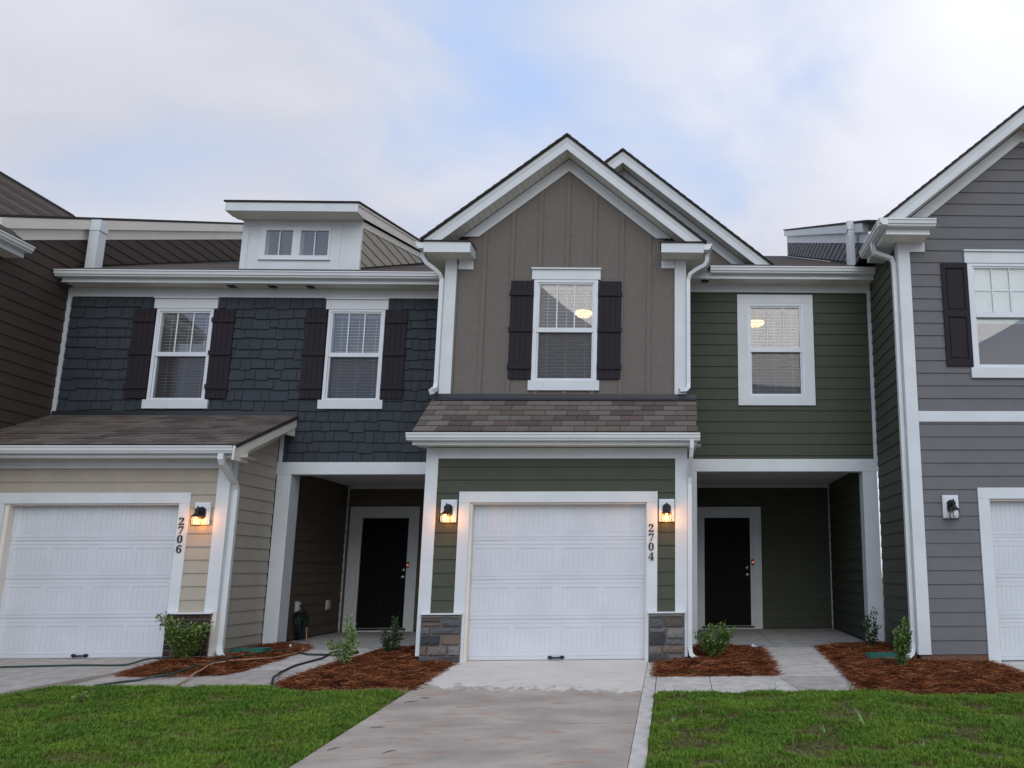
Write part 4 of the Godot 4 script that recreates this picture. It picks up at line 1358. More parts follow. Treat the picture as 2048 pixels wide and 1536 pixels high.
	put_box("party_post", Vector3(4.50, 6.0, -1.98), Vector3(4.60, rk.call(-1.89) - 0.02, -1.76), "white_paint", h)
	put_box("party_post_cap", Vector3(4.485, rk.call(-1.89) - 0.17, -1.99), Vector3(4.5995, rk.call(-1.89) - 0.015, -1.75), "white_paint", h)
	put_fbox("main_roof", pitch_back(rk.call(-0.9) + 0.002, -0.9, 0.43), 4.59, 8.6, 0.0, 10.0, -0.005, 0.03, "roofing", h)

# ==================================================================== the dark brown house at the far left
func house_far_left() -> void:
	var h := thing("townhouse", "dark brown townhouse whose lap sided flank rises over the beige garage", "house", Vector3(-10.9, 0, -0.5), "townhouses in the row")
	var sf := right_side(-8.17)
	var top := func(u: float) -> float: return 6.234 + 0.436 * (u - 0.16)
	var poly := PackedVector2Array([Vector2(-1.2, -0.2), Vector2(10.0, -0.2), Vector2(10.0, top.call(10.0) - 0.3), Vector2(0.16, top.call(0.16) - 0.3), Vector2(-1.2, 5.75)])
	var w := wall("flank_wall", sf, poly, [], 0.13, "sheathing", h)
	var roof := func(u: float) -> float: return 5.862 + 0.43 * (u - 1.23)
	planks(sf, PackedVector2Array([Vector2(-1.17, 2.45), Vector2(-0.25, 2.75), Vector2(1.585, 3.55), Vector2(1.585, 5.72), Vector2(1.65, roof.call(1.65) + 0.03), Vector2(10.0, roof.call(10.0) + 0.03), Vector2(10.0, top.call(10.0) - 0.36), Vector2(0.3, top.call(0.3) - 0.36), Vector2(-1.17, 5.70)]), [], 5.473, 0.1778, "dark_brown_siding", w, 20.0)
	for q in [[0.36, 0.175, 0.022], [0.173, 0.012, 0.09]]:
		var s := begin()
		slab(s, PackedVector2Array([Vector2(0.10, top.call(0.10) - q[0]), Vector2(10.0, top.call(10.0) - q[0]), Vector2(10.0, top.call(10.0) - q[1]), Vector2(0.10, top.call(0.10) - q[1])]), sf, q[2], q[2], 0, 1, 0.0)
		put("rake_board", s, "cream_vinyl", h)
	put_box("party_post", Vector3(-8.079, 5.95, -1.90), Vector3(-7.92, top.call(1.75) - 0.02, -1.735), "white_paint", h)
	put_box("party_post_cap", Vector3(-8.0785, top.call(1.75) - 0.20, -1.91), Vector3(-7.905, top.call(1.75) - 0.015, -1.725), "white_paint", h)
	put_fbox("main_roof", pitch_back(6.236, -0.16, 0.436), -14.5, -8.07, 0.0, 10.5, -0.005, 0.03, "roofing", h)
	# --- forward gable; its eave shows at the edge of the picture and in the window of 2706
	var ff := front(1.20)
	var fp := PackedVector2Array([Vector2(-13.7, -0.3), Vector2(-8.17, -0.3), Vector2(-8.17, 5.80), Vector2(-10.95, 8.1), Vector2(-13.7, 5.80)])
	var fw := wall("front_wall", ff, fp, [], 0.13, "dark_brown_siding", h)
	planks(ff, PackedVector2Array([Vector2(-11.2, 3.0), Vector2(-8.32, 3.0), Vector2(-8.32, 5.80), Vector2(-11.2, 5.80)]), [], 5.473, 0.1778, "dark_brown_siding", fw)
	put_box("corner_board", Vector3(-8.315, 0.0, 1.06), Vector3(-8.148, 5.70, 1.228), "white_paint", h)
	gable(-10.95, 3.10, 5.848, 0.84, 1.50, 1.20, -0.30, 6.0, h)
	put_box("eave_soffit", Vector3(-8.147, 5.665, -0.30), Vector3(-7.87, 5.68, 1.199), "soffit", h)
	put_box("eave_soffit", Vector3(-8.60, 5.665, 1.232), Vector3(-7.87, 5.68, 1.476), "soffit", h)
	put_fbox("fascia", right_side(-7.869), -1.50, 0.30, 5.66, 5.835, -0.02, 0.0, "gutter_white", h)
	put_box("cornice_return", Vector3(-8.60, 5.681, 1.229), Vector3(-7.892, 5.84, 1.477), "white_paint", h)
	gutter_run(right_side(-7.868), -1.50, 0.33, 5.838, 0.0, h)
	var gs := pitch_side(-7.85, 5.86, 0.84, true)
	var k := sqrt(1 + 0.84 * 0.84)
	var vr := 3.10 * k
	var vv := 0.53 * k
	var slope_poly := PackedVector2Array([Vector2(0.30, vv), Vector2(5.24, vr), Vector2(0.30, vr)])
	var s2 := begin()
	slab(s2, slope_poly, gs, 0.02, 0.02, 0, 1, -0.004)
	var deck := put("gable_roof_back", s2, "roofing", h)
	put_fbox("ridge_cap", gs, -1.54, 5.0, vr - 0.10, vr + 0.02, 0.030, 0.048, "roofing", h)
	var c := 0
	while c < 32:
		for q in Geometry2D.intersect_polygons(slope_poly, rect(0.3, c * 0.145, 6.0, c * 0.145 + 0.15)):
			if absf(area(q)) > 0.002:
				var s := begin()
				slab(s, q, gs, 0.034, 0.023, c * 0.145, c * 0.145 + 0.15, 0.0205)
				put("shingle_course", s, "shingle_%d" % [0, 4, 1, 3, 2][c % 5], deck)
		c += 1

# ==================================================================== ground
func gy(z: float) -> float:
	return -0.06 * clampf(z, -2.0, 14.0)

func sheet(called: String, x0: float, x1: float, zs: Array, lift: float, m: String, parent: Node3D) -> MeshInstance3D:
	var s := begin()
	for i in zs.size() - 1:
		var a: float = gy(zs[i]) + lift
		var b: float = gy(zs[i + 1]) + lift
		face(s, [Vector3(x0, a, zs[i]), Vector3(x1, a, zs[i]), Vector3(x1, b, zs[i + 1]), Vector3(x0, b, zs[i + 1])], Vector3.UP)
	return put(called, s, m, parent)

func paving(called: String, pts: Array, m: String, parent: Node3D, lift := 0.0, uv := false) -> MeshInstance3D:
	# a slab of concrete that follows the fall of the ground; pts: (x, z) round its edge
	var s := begin()
	var p := PackedVector2Array(pts)
	if area(p) < 0:
		p.reverse()
	var top := []
	for q in p:
		top.append(Vector3(q.x, gy(q.y) + lift, q.y))
	var idx := Geometry2D.triangulate_polygon(p)
	for i in range(0, idx.size(), 3):
		var t := [top[idx[i]], top[idx[i + 1]], top[idx[i + 2]]]
		if uv:
			var n: Vector3 = (t[2] - t[0]).cross(t[1] - t[0])
			if n.y < 0:
				t.reverse()
			for v in t:
				s.set_normal(Vector3(0, 1, 0.06).normalized())
				s.set_uv(Vector2((v.x + 1.4) / 2.8, clampf((v.z + 0.2) / 7.0, 0.0, 0.999)))
				s.add_vertex(v)
		else:
			face(s, t, Vector3.UP)
	for i in p.size():
		var j := (i + 1) % p.size()
		var e := p[j] - p[i]
		if uv:
			s.set_uv(Vector2(0.5, 0.6))
		face(s, [top[i], top[j], top[j] - Vector3(0, 0.12, 0), top[i] - Vector3(0, 0.12, 0)], Vector3(e.y, 0, -e.x))
	return put(called, s, m, parent)

func drive_picture() -> ImageTexture:
	var w := 420
	var h := 1050
	var edge := noise(51, 0.035, 4)
	var blot := noise(52, 0.012, 5)
	var clay := noise(53, 0.020, 4)
	var fine := noise(54, 0.28, 2)
	var data := PackedByteArray()
	data.resize(w * h * 3)
	for y in h:
		var z := (y + 0.5) / h * 7.0 - 0.2
		for x in w:
			var px := (x + 0.5) / w * 2.8 - 1.4
			var b := blot.get_noise_2d(x * 0.6, y)
			var damp := smoothstep(-0.10, 0.10, z - (1.74 + 0.19 * px + 0.35 * edge.get_noise_2d(x, y * 0.6)))
			var c := Vector3(0.64, 0.59, 0.525) * (1.0 + 0.10 * b)
			var d := Vector3(0.39, 0.33, 0.275) * (1.0 + 0.34 * b)
			c = c.lerp(d, damp)
			var r := smoothstep(0.24, 0.50, clay.get_noise_2d(x * 0.75 + 300, y * 2.1)) * (0.25 + 0.55 * damp)
			c = c.lerp(Vector3(0.36, 0.21, 0.135), r * 0.75)
			c *= 1.0 + 0.07 * fine.get_noise_2d(x * 0.5, y * 1.6)
			var k := (y * w + x) * 3
			var o := Color(c.x, c.y, c.z).linear_to_srgb()
			data[k] = int(clampf(o.r, 0, 1) * 255)
			data[k + 1] = int(clampf(o.g, 0, 1) * 255)
			data[k + 2] = int(clampf(o.b, 0, 1) * 255)
	return ImageTexture.create_from_image(Image.create_from_data(w, h, false, Image.FORMAT_RGB8, data))

func ground_and_paving() -> void:
	structure(sheet("ground", -150, 150, [-120.0, -2.0, 14.0, 200.0], -0.10, "soil", self))
	var dm := mat("drive", Color.WHITE, 0.75)
	dm.albedo_texture = drive_picture()
	var d := structure(holder("driveway", self))
	for z in [[-0.14, 3.30], [3.312, 6.70], [6.712, 13.9]]:
		paving("slab", [Vector2(-1.33, z[0]), Vector2(1.192, z[0]), Vector2(1.192, z[1]), Vector2(-1.33, z[1])], "drive", d, 0.0, true)
		paving("edge_strip", [Vector2(1.197, maxf(z[0], 0.10)), Vector2(1.328, maxf(z[0], 0.10)), Vector2(1.328, z[1]), Vector2(1.197, z[1])], "concrete", d, -0.004)
	var d6 := structure(holder("neighbour_driveway", self))
	for z in [[-0.45, 0.56], [0.57, 3.6], [3.61, 13.9]]:
		paving("slab", [Vector2(-7.9, z[0]), Vector2(-5.22 - 0.36 * maxf(z[0] - 0.5, 0.0), z[0]), Vector2(-5.22 - 0.36 * maxf(minf(z[1], 4.0) - 0.5, 0.0), z[1]), Vector2(-7.9, z[1])], "concrete_grey", d6, 0.024 if z[0] < 0 else 0.020)
	var d8 := structure(holder("grey_house_driveway", self))
	paving("slab", [Vector2(5.60, 0.25), Vector2(8.3, 0.25), Vector2(8.3, 13.9), Vector2(5.75, 13.9), Vector2(5.70, 1.2)], "concrete", d8)
	# walks: a strip along the house and a path up to each porch
	var wr := structure(holder("walkway", self))
	paving("slab", [Vector2(1.336, 1.10), Vector2(1.95, 1.10), Vector2(1.95, 2.02), Vector2(1.336, 2.02)], "concrete", wr)
	paving("slab", [Vector2(1.958, 1.10), Vector2(2.752, 1.10), Vector2(2.90, 2.02), Vector2(1.958, 2.02)], "concrete", wr)
	paving("slab", [Vector2(2.764, 1.16), Vector2(3.625, 1.16), Vector2(3.57, 2.02), Vector2(2.912, 2.02)], "concrete_grey", wr)
	paving("slab", [Vector2(2.764, 1.152), Vector2(3.625, 1.152), Vector2(3.645, -1.03), Vector2(2.764, -1.03)], "concrete", wr)
	var wl := structure(holder("neighbour_walkway", self))
	paving("slab", [Vector2(-5.21, 0.60), Vector2(-3.78, 0.60), Vector2(-3.78, 1.45), Vector2(-5.33, 1.45)], "concrete_grey", wl)
	paving("slab", [Vector2(-3.772, 0.45), Vector2(-2.88, 0.45), Vector2(-2.90, 1.50), Vector2(-3.772, 1.50)], "concrete_grey", wl)
	paving("slab", [Vector2(-3.772, 0.442), Vector2(-2.88, 0.442), Vector2(-2.60, -1.22), Vector2(-3.74, -1.22)], "concrete", wl)
	# porch floors
	var pr := structure(holder("porch_floor", self))
	for x in [[1.70, 3.036], [3.044, 4.53]]:
		var s := begin()
		slab(s, PackedVector2Array([Vector2(-4.40, -0.12), Vector2(-1.04, -0.12), Vector2(-1.04, 0.058), Vector2(-4.40, 0.098)]), left_side(x[0]), 0.0, 0.0, 0, 1, x[0] - x[1])
		put("slab", s, "concrete_porch", pr)
	var pl := structure(holder("neighbour_porch_floor", self))
	for x in [[-4.72, -3.30], [-3.292, -1.845]]:
		var s := begin()
		slab(s, PackedVector2Array([Vector2(-4.60, -0.12), Vector2(-1.23, -0.12), Vector2(-1.23, 0.072), Vector2(-4.60, 0.082)]), left_side(x[0]), 0.0, 0.0, 0, 1, x[0] - x[1])
		put("slab", s, "concrete_porch", pl)

func edge_distance(p: Vector2, poly: PackedVector2Array) -> float:
	var d := 1e9
	for i in poly.size():
		d = minf(d, p.distance_to(Geometry2D.get_closest_point_to_segment(p, poly[i], poly[(i + 1) % poly.size()])))
	return d

func cover_sheet(called: String, poly: PackedVector2Array, step: float, height: Callable, m: String) -> MeshInstance3D:
	# an uneven surface over a polygon in (x, z)
	var s := begin()
	var lo := Vector2(1e9, 1e9)
	var hi := -lo
	for q in poly:
		lo = lo.min(q)
		hi = hi.max(q)
	var x := lo.x
	while x < hi.x:
		var z := lo.y
		while z < hi.y:
			for q in Geometry2D.intersect_polygons(poly, rect(x, z, x + step, z + step)):
				var t := []
				for v in q:
					t.append(Vector3(v.x, height.call(v), v.y))
				if t.size() > 2:
					for i in range(1, t.size() - 1):
						face(s, [t[0], t[i], t[i + 1]], Vector3.UP)
			z += step
		x += step
	return put(called, s, m, self)

func scatter(called: String, mesh: Mesh, m: String, xs: Array, cs: Array) -> MultiMeshInstance3D:
	var mm := MultiMesh.new()
	mm.transform_format = MultiMesh.TRANSFORM_3D
	mm.use_colors = true
	mm.mesh = mesh
	mm.instance_count = xs.size()
	for i in xs.size():
		mm.set_instance_transform(i, xs[i])
		mm.set_instance_color(i, cs[i])
	var o := MultiMeshInstance3D.new()
	o.multimesh = mm
	o.material_override = M[m]
	o.name = numbered(called)
	o.set_meta("kind", "stuff")
	add_child(o)
	return o

func straw_mesh(bend: float) -> ArrayMesh:
	var s := begin()
	s.set_color(Color.WHITE)
	var pts := []
	for i in 5:
		var t := i / 4.0 - 0.5
		pts.append(Vector3(t * 0.17, 0.010 * (0.25 - t * t) * 4, bend * t * t))
	tube(s, pts, 0.0019, 3)
	return s.commit()

func tuft_mesh(sd: int, blades: int, tall: float) -> ArrayMesh:
	var r := RandomNumberGenerator.new()
	r.seed = sd
	var s := begin()
	for b in blades:
		var a := r.randf() * TAU
		var base := Vector3(r.randf_range(-0.022, 0.022), -0.006, r.randf_range(-0.022, 0.022))
		var lean := Vector3(cos(a), 0, sin(a))
		var side := Vector3(-sin(a), 0, cos(a)) * r.randf_range(0.0022, 0.0036)
		var h := tall * r.randf_range(0.55, 1.1)
		var k := r.randf_range(0.25, 1.0) * h
		var tint := r.randf_range(0.8, 1.15)
		s.set_color(Color(tint, tint, tint))
		var m0 := base + Vector3(0, h * 0.62, 0) + lean * k * 0.3
		var tip := base + Vector3(0, h, 0) + lean * k
		var out := (lean + Vector3(0, 0.5, 0)).normalized()
		face(s, [base - side, base + side, m0 + side * 0.8, m0 - side * 0.8], out)
		face(s, [m0 - side * 0.8, m0 + side * 0.8, tip], out)
	return s.commit()

func beds_and_lawn() -> void:
	var hump := noise(71, 0.9, 3)
	var fine := noise(72, 6.0, 2)
	var beds := [
		["mulch bed round the shrub at the brick pier of 2706", [[-5.22, -0.30], [-5.10, 0.74], [-4.6, 0.84], [-3.9, 0.76], [-3.80, 0.4], [-3.765, -0.3], [-3.75, -1.15], [-3.98, -1.57], [-4.61, -1.59], [-4.61, -0.30]]],
		["mulch bed between the stone pier and the path of 2706", [[-2.93, 1.40], [-2.885, 0.3], [-2.73, -0.46], [-2.55, -1.2], [-1.85, -1.3], [-1.85, 0.05], [-1.335, 0.10], [-1.335, 1.74], [-2.1, 1.77], [-2.58, 1.68]]],
		["mulch bed between the garage and the path of 2704", [[1.335, 0.09], [1.335, 1.10], [2.745, 1.10], [2.79, 0.2], [2.77, -0.95], [2.3, -1.10], [1.73, -1.20], [1.73, 0.09]]],
		["mulch bed in front of the grey house", [[3.645, -1.02], [4.40, -1.26], [4.69, -1.26], [4.69, 0.42], [5.59, 0.43], [5.69, 1.25], [5.70, 2.27], [5.2, 2.29], [4.4, 2.2], [3.565, 2.04], [3.62, 0.8]]]]
	var straw := [straw_mesh(0.02), straw_mesh(0.05), straw_mesh(-0.035)]
	var tones := [Color(0.19, 0.058, 0.024), Color(0.13, 0.036, 0.016), Color(0.26, 0.088, 0.034), Color(0.085, 0.025, 0.012), Color(0.46, 0.215, 0.10), Color(0.15, 0.043, 0.019), Color(0.10, 0.030, 0.014), Color(0.32, 0.125, 0.05)]
	for bi in beds.size():
		var poly := PackedVector2Array()
		for q in beds[bi][1]:
			poly.append(Vector2(q[0], q[1]))
		var top := func(p: Vector2) -> float:
			var e := clampf(edge_distance(p, poly) / 0.16, 0.0, 1.0)
			return gy(p.y) - 0.015 + e * (0.05 + 0.035 * hump.get_noise_2d(p.x * 3, p.y * 3) + 0.014 * fine.get_noise_2d(p.x, p.y))
		var base := cover_sheet(numbered("mulch_bed"), poly, 0.09, top, "mulch")
		base.set_meta("kind", "structure")
		base.set_meta("label", beds[bi][0])
		var lo := Vector2(1e9, 1e9)
		var hi := -lo
		for q in poly:
			lo = lo.min(q)
			hi = hi.max(q)
		var n := int((hi.x - lo.x) * (hi.y - lo.y) * 3400)
		var grown := Geometry2D.offset_polygon(poly, 0.035)[0]
		for kind in 3:
			var xs := []
			var cs := []
			for i in n / 3:
				var p := Vector2(rng.randf_range(lo.x - 0.03, hi.x + 0.03), rng.randf_range(lo.y - 0.03, hi.y + 0.03))
				if not Geometry2D.is_point_in_polygon(p, grown):
					continue
				if p.y < 0.13 and absf(p.x) < 1.86:
					continue
				if (absf(p.x + 4.32) < 0.26 and absf(p.y + 0.72) < 0.17) or (absf(p.x - 4.27) < 0.25 and absf(p.y - 0.16) < 0.19):
					continue      # the valve lids lie bare
				var clump := fine.get_noise_2d(p.x * 0.6 + 40, p.y * 0.6)
				var b := Basis(Vector3.UP, rng.randf() * TAU + clump * 1.5) * Basis(Vector3.BACK, rng.randf_range(-0.22, 0.30)) * Basis(Vector3.RIGHT, rng.randf() * TAU)
				b = b.scaled(Vector3.ONE * rng.randf_range(0.6, 1.25))
				var inside := Geometry2D.is_point_in_polygon(p, poly)
				var y: float = (top.call(p) if inside else gy(p.y)) + 0.004 + rng.randf() * rng.randf() * 0.035
				xs.append(Transform3D(b, Vector3(p.x, y, p.y)))
				var t: Color = tones[rng.randi() % tones.size()]
				cs.append(t * (1.0 + 0.9 * clump) * rng.randf_range(0.75, 1.2))
			var o := scatter("pine_straw", straw[kind], "straw", xs, cs)
			o.set_meta("label", "loose rust brown pine straw on the " + beds[bi][0])
			o.set_meta("category", "pine straw")
	# lawns
	var bare := noise(81, 1.2, 4)
	var hue := noise(82, 0.8, 3)
	var lawns := [
		["short green grass of the strip between the two drives", [[-5.36, 1.42], [-4.5, 1.40], [-2.95, 1.50], [-2.58, 1.70], [-2.1, 1.79], [-1.345, 1.76], [-1.345, 9.5], [-6.4, 9.5], [-6.4, 4.0]], 0.0],
		["short green grass between the drive of 2704 and the grey house", [[1.340, 2.03], [3.56, 2.03], [4.4, 2.22], [5.2, 2.30], [5.70, 2.29], [5.72, 9.5], [1.340, 9.5]], 0.16]]
	var tufts := [tuft_mesh(1, 9, 0.042), tuft_mesh(2, 9, 0.052), tuft_mesh(3, 7, 0.068)]
	for li in lawns.size():
		var poly := PackedVector2Array()
		for q in lawns[li][1]:
			poly.append(Vector2(q[0], q[1]))
		var top := func(p: Vector2) -> float:
			var e := clampf(edge_distance(p, poly) / 0.25, 0.0, 1.0)
			return gy(p.y) - 0.012 + e * (0.028 + 0.03 * hump.get_noise_2d(p.x, p.y))
		var base := cover_sheet(numbered("lawn"), poly, 0.22, top, "turf")
		base.set_meta("kind", "structure")
		for kind in 3:
			var xs := []
			var cs := []
			var n: int = [34000, 30000, 5000][kind]
			var z := 0.0
			for i in n:
				# most of it near the houses, where the picture looks
				var p := Vector2(rng.randf_range(-6.4, -1.335) if li == 0 else rng.randf_range(1.335, 5.72), 1.38 + 3.9 * rng.randf() if i % 8 else 5.2 + 3.8 * rng.randf())
				if not Geometry2D.is_point_in_polygon(p, poly):
					continue
				var bn := bare.get_noise_2d(p.x * 1.1, p.y * 2.0)
				var thin := smoothstep(0.10 - lawns[li][2] * 0.7, 0.36 - lawns[li][2] * 0.7, bn)
				var dry := rng.randf() < thin * (0.88 if li == 1 else 0.55)
				if dry and rng.randf() < 0.55:
					continue
				var hn := hue.get_noise_2d(p.x * 1.5, p.y * 1.5)
				var c := Color(0.175, 0.285, 0.036).lerp(Color(0.105, 0.215, 0.030), clampf(0.5 - hn, 0, 1))
				c = c.lerp(Color(0.20, 0.17, 0.06), clampf(thin * 0.5, 0, 0.5))
				if rng.randf() < 0.05:
					c = Color(0.24, 0.20, 0.085)
				if dry:
					c = Color(0.17, 0.12, 0.055).lerp(Color(0.10, 0.10, 0.035), rng.randf())
				if li == 0 and p.x > -2.4 and edge_distance(p, poly) < 0.09 and p.y < 1.95 and rng.randf() < 0.8:
					c = Color(0.36, 0.26, 0.12)
				c *= rng.randf_range(0.75, 1.2)
				var b := Basis(Vector3.UP, rng.randf() * TAU).scaled(Vector3.ONE * rng.randf_range(0.6, 1.15) * (1.0 - 0.35 * thin) * Vector3(1.0, 0.45 if dry else 1.0, 1.0))
				xs.append(Transform3D(b, Vector3(p.x, top.call(p), p.y)))
				cs.append(c)
			var o := scatter("grass", tufts[kind], "grass_blade", xs, cs)
			o.set_meta("label", lawns[li][0])
			o.set_meta("category", "grass")

# ==================================================================== plants and small things
func leaf_quad(s: SurfaceTool, at: Vector3, along: Vector3, up: Vector3, length: float, wide: float) -> void:
	var side := along.cross(up).normalized() * wide * 0.5
	var fold := up * wide * 0.16
	var m1 := at + along * length * 0.42
	var tip := at + along * length
	face(s, [at, m1 + side + fold, tip, m1], up)
	face(s, [at, m1, tip, m1 - side + fold], up)

func shrub(label: String, at: Vector3, tall: float, wide: float, leaves: int, tints: Array, columnar: bool, sd: int) -> void:
	var r := RandomNumberGenerator.new()
	r.seed = sd
	at.y = gy(at.z) + 0.01
	var t := thing("shrub", label, "shrub", at, "young shrubs in the mulch beds")
	var stems := []
	var st := begin()
	var n := 9 if columnar else 15
	for k in n:
		var a := TAU * k / n + r.randf() * 0.6
		var reach := wide * 0.5 * r.randf_range(0.35, 1.0)
		var h := tall * r.randf_range(0.55, 1.0)
		if columnar:
			reach *= 1.0 if k % 3 == 0 else 0.45
			h = tall * (1.0 if k == 1 else r.randf_range(0.35, 0.85))
		var d := Vector3(cos(a), 0, sin(a))
		var path := [at + d * 0.012, at + d * reach * 0.45 + Vector3(0, h * 0.42, 0), at + d * reach + Vector3(0, h, 0)]
		tube(st, path, [0.006, 0.004, 0.002], 5)
		stems.append(path)
	put("stems", st, "bark", t)
	var s := begin()
	for i in leaves:
		var p = stems[r.randi() % stems.size()]
		var f := 0.16 + 0.84 * sqrt(r.randf())
		var q: Vector3 = (p[0] as Vector3).lerp(p[1], f * 2) if f < 0.5 else (p[1] as Vector3).lerp(p[2], f * 2 - 1)
		q += Vector3(r.randf_range(-1, 1), r.randf_range(-0.6, 0.8), r.randf_range(-1, 1)) * wide * 0.10
		var out := (q - at - Vector3(0, tall * 0.35, 0)).normalized()
		var along := (out * 0.7 + Vector3(r.randf_range(-1, 1), r.randf_range(-0.2, 1.0), r.randf_range(-1, 1))).normalized()
		var up := (Vector3(0, 1, 0) + out * 0.5 + Vector3(r.randf_range(-0.5, 0.5), 0, r.randf_range(-0.5, 0.5))).normalized()
		var c: Color = tints[r.randi() % tints.size()]
		c *= r.randf_range(0.7, 1.25)
		s.set_color(c)
		leaf_quad(s, q, along, up, r.randf_range(0.030, 0.052), r.randf_range(0.017, 0.027))
	put("foliage", s, "leaf", t)

func broad_weed(label: String, at: Vector3, size: float, leaves: int, sd: int) -> void:
	var r := RandomNumberGenerator.new()
	r.seed = sd
	at.y = gy(at.z) + 0.012
	var t := thing("weed", label, "weed", at, "weeds in the lawns")
	var s := begin()
	var st := begin()
	for k in leaves:
		var a := TAU * k / leaves + r.randf()
		var d := Vector3(cos(a), 0, sin(a))
		var tip := at + d * size * r.randf_range(0.15, 0.55) + Vector3(0, size * r.randf_range(0.35, 1.0), 0)
		tube(st, [at, at.lerp(tip, 0.5) + Vector3(0, size * 0.12, 0), tip], 0.0022, 4)
		s.set_color(Color(0.14, 0.27, 0.06) * r.randf_range(0.8, 1.2))
		leaf_quad(s, tip, (d + Vector3(0, r.randf_range(-0.6, 0.1), 0)).normalized(), (Vector3.UP + d * 0.4).normalized(), size * r.randf_range(0.32, 0.48), size * r.randf_range(0.28, 0.40))
	put("stem", st, "bark", t)
	put("leaves", s, "leaf", t)

func grass_weed(label: String, at: Vector3, size: float, blades: int, sd: int) -> void:
	var r := RandomNumberGenerator.new()
	r.seed = sd
	at.y = gy(at.z) + 0.008
	var t := thing("weed", label, "weed", at, "weeds in the lawns")
	var s := begin()
	for k in blades:
		var a := r.randf() * TAU
		var d := Vector3(cos(a), 0, sin(a))
		var up := r.randf_range(0.45, 1.0)
		var side := Vector3(-d.z, 0, d.x) * size * 0.035
		s.set_color(Color(0.14, 0.26, 0.07) * r.randf_range(0.8, 1.25))
		var prev := at
		for i in range(1, 5):
			var u := i / 4.0
			var p := at + d * size * (1.15 - up * 0.75) * u + Vector3(0, size * up * (u - 0.45 * u * u) * 1.4, 0)
			var w := side * (1.0 - u * 0.85)
			face(s, [prev - side * (1.1 - u), prev + side * (1.1 - u), p + w, p - w], Vector3.UP + d * 0.3)
			prev = p
	put("blades", s, "leaf", t)

func smooth_path(pts: Array, lift: float) -> Array:
	# a curve through (x, z) points lying on the ground; a third number raises it
	var c := Curve3D.new()
	c.bake_interval = 0.05
	for i in pts.size():
		var p := Vector3(pts[i][0], gy(pts[i][1]) + lift + (pts[i][2] if pts[i].size() > 2 else 0.0), pts[i][1])
		var a = pts[maxi(i - 1, 0)]
		var b = pts[mini(i + 1, pts.size() - 1)]
		var d := Vector3(b[0] - a[0], 0, b[1] - a[1]) / 6.0
		c.add_point(p, -d, d)
	return Array(c.get_baked_points())

func line_thing(called: String, label: String, category: String, pts: Array, radius: float, lift: float, m: String, group := "") -> void:
	var t := thing(called, label, category, Vector3(pts[0][0], gy(pts[0][1]), pts[0][1]), group)
	var s := begin()
	tube(s, smooth_path(pts, lift), radius, 7)
	put("length", s, m, t)

func ceiling_lamp(at: Vector3, label: String) -> void:
	var t := thing("ceiling_lamp", label, "ceiling lamp", at, "lit ceiling lamps behind the upper windows")
	var s := begin()
	lathe(s, [[0.0, 0.0], [0.10, 0.012], [0.155, 0.05], [0.16, 0.075], [0.0, 0.076]], at, 20)
	put("bowl", s, "lamp_bowl", t)
	s = begin()
	lathe(s, [[0.0, 0.078], [0.165, 0.078], [0.165, 0.095], [0.05, 0.10], [0.05, 5.619 - at.y], [0.0, 5.619 - at.y]], at, 20)
	put("base", s, "black_metal", t)
	s = begin()
	lathe(s, [[0.0, -0.022], [0.012, -0.012], [0.012, -0.001], [0.0, -0.001]], at, 8)
	put("finial", s, "black_metal", t)
	var l := OmniLight3D.new()
	l.name = "lamp_light"
	l.light_color = Color(1.0, 0.78, 0.5)
	l.light_energy = 0.015
	l.light_size = 0.12
	l.omni_range = 12.0
	l.omni_attenuation = 2.0
	l.shadow_enabled = true
	t.add_child(l)
	l.global_position = at + Vector3(0, -0.06, 0)

func outlet_box(label: String, z: float, y: float, open: bool) -> void:
	var t := thing("outdoor_outlet", label, "outlet", Vector3(-4.70, y, z), "outdoor outlets on the porch wall")
	var f := Transform3D(right_side(0).basis, Vector3(-4.701, y, z))
	put_fbox("mounting_block", f, -0.06, 0.06, -0.085, 0.085, 0.0, 0.022, "white_vinyl", t)
	var s := begin()
	fbox(s, f, -0.040, 0.040, -0.062, 0.062, 0.0222, 0.055)
	put("cover", s, "white_vinyl" if not open else "concrete_grey", t)
	put_fbox("hinge", f, -0.040, 0.040, 0.0625, 0.070, 0.0222, 0.045, "concrete_grey", t)

func valve_lid(label: String, at: Vector3, lx: float, lz: float) -> void:
	at.y = gy(at.z) + 0.085
	var t := thing("valve_box", label, "valve box", at, "green valve box lids in the mulch")
	var s := begin()
	slab(s, PackedVector2Array([Vector2(-lx, -lz + 0.04), Vector2(-lx + 0.04, -lz), Vector2(lx - 0.04, -lz), Vector2(lx, -lz + 0.04), Vector2(lx, lz - 0.04), Vector2(lx - 0.04, lz), Vector2(-lx + 0.04, lz), Vector2(-lx, lz - 0.04)]), Transform3D(Basis(Vector3.RIGHT, Vector3.FORWARD, Vector3.UP), at), 0.0, 0.0, 0, 1, -0.10)
	put("box", s, "lid_green", t)
	s = begin()
	slab(s, PackedVector2Array([Vector2(-lx + 0.03, -lz + 0.05), Vector2(-lx + 0.06, -lz + 0.03), Vector2(lx - 0.06, -lz + 0.03), Vector2(lx - 0.03, -lz + 0.05), Vector2(lx - 0.03, lz - 0.05), Vector2(lx - 0.06, lz - 0.03), Vector2(-lx + 0.06, lz - 0.03), Vector2(-lx + 0.03, lz - 0.05)]), Transform3D(Basis(Vector3.RIGHT, Vector3.FORWARD, Vector3.UP), at), 0.012, 0.012, 0, 1, 0.0005)
	put("lid", s, "lid_green", t)

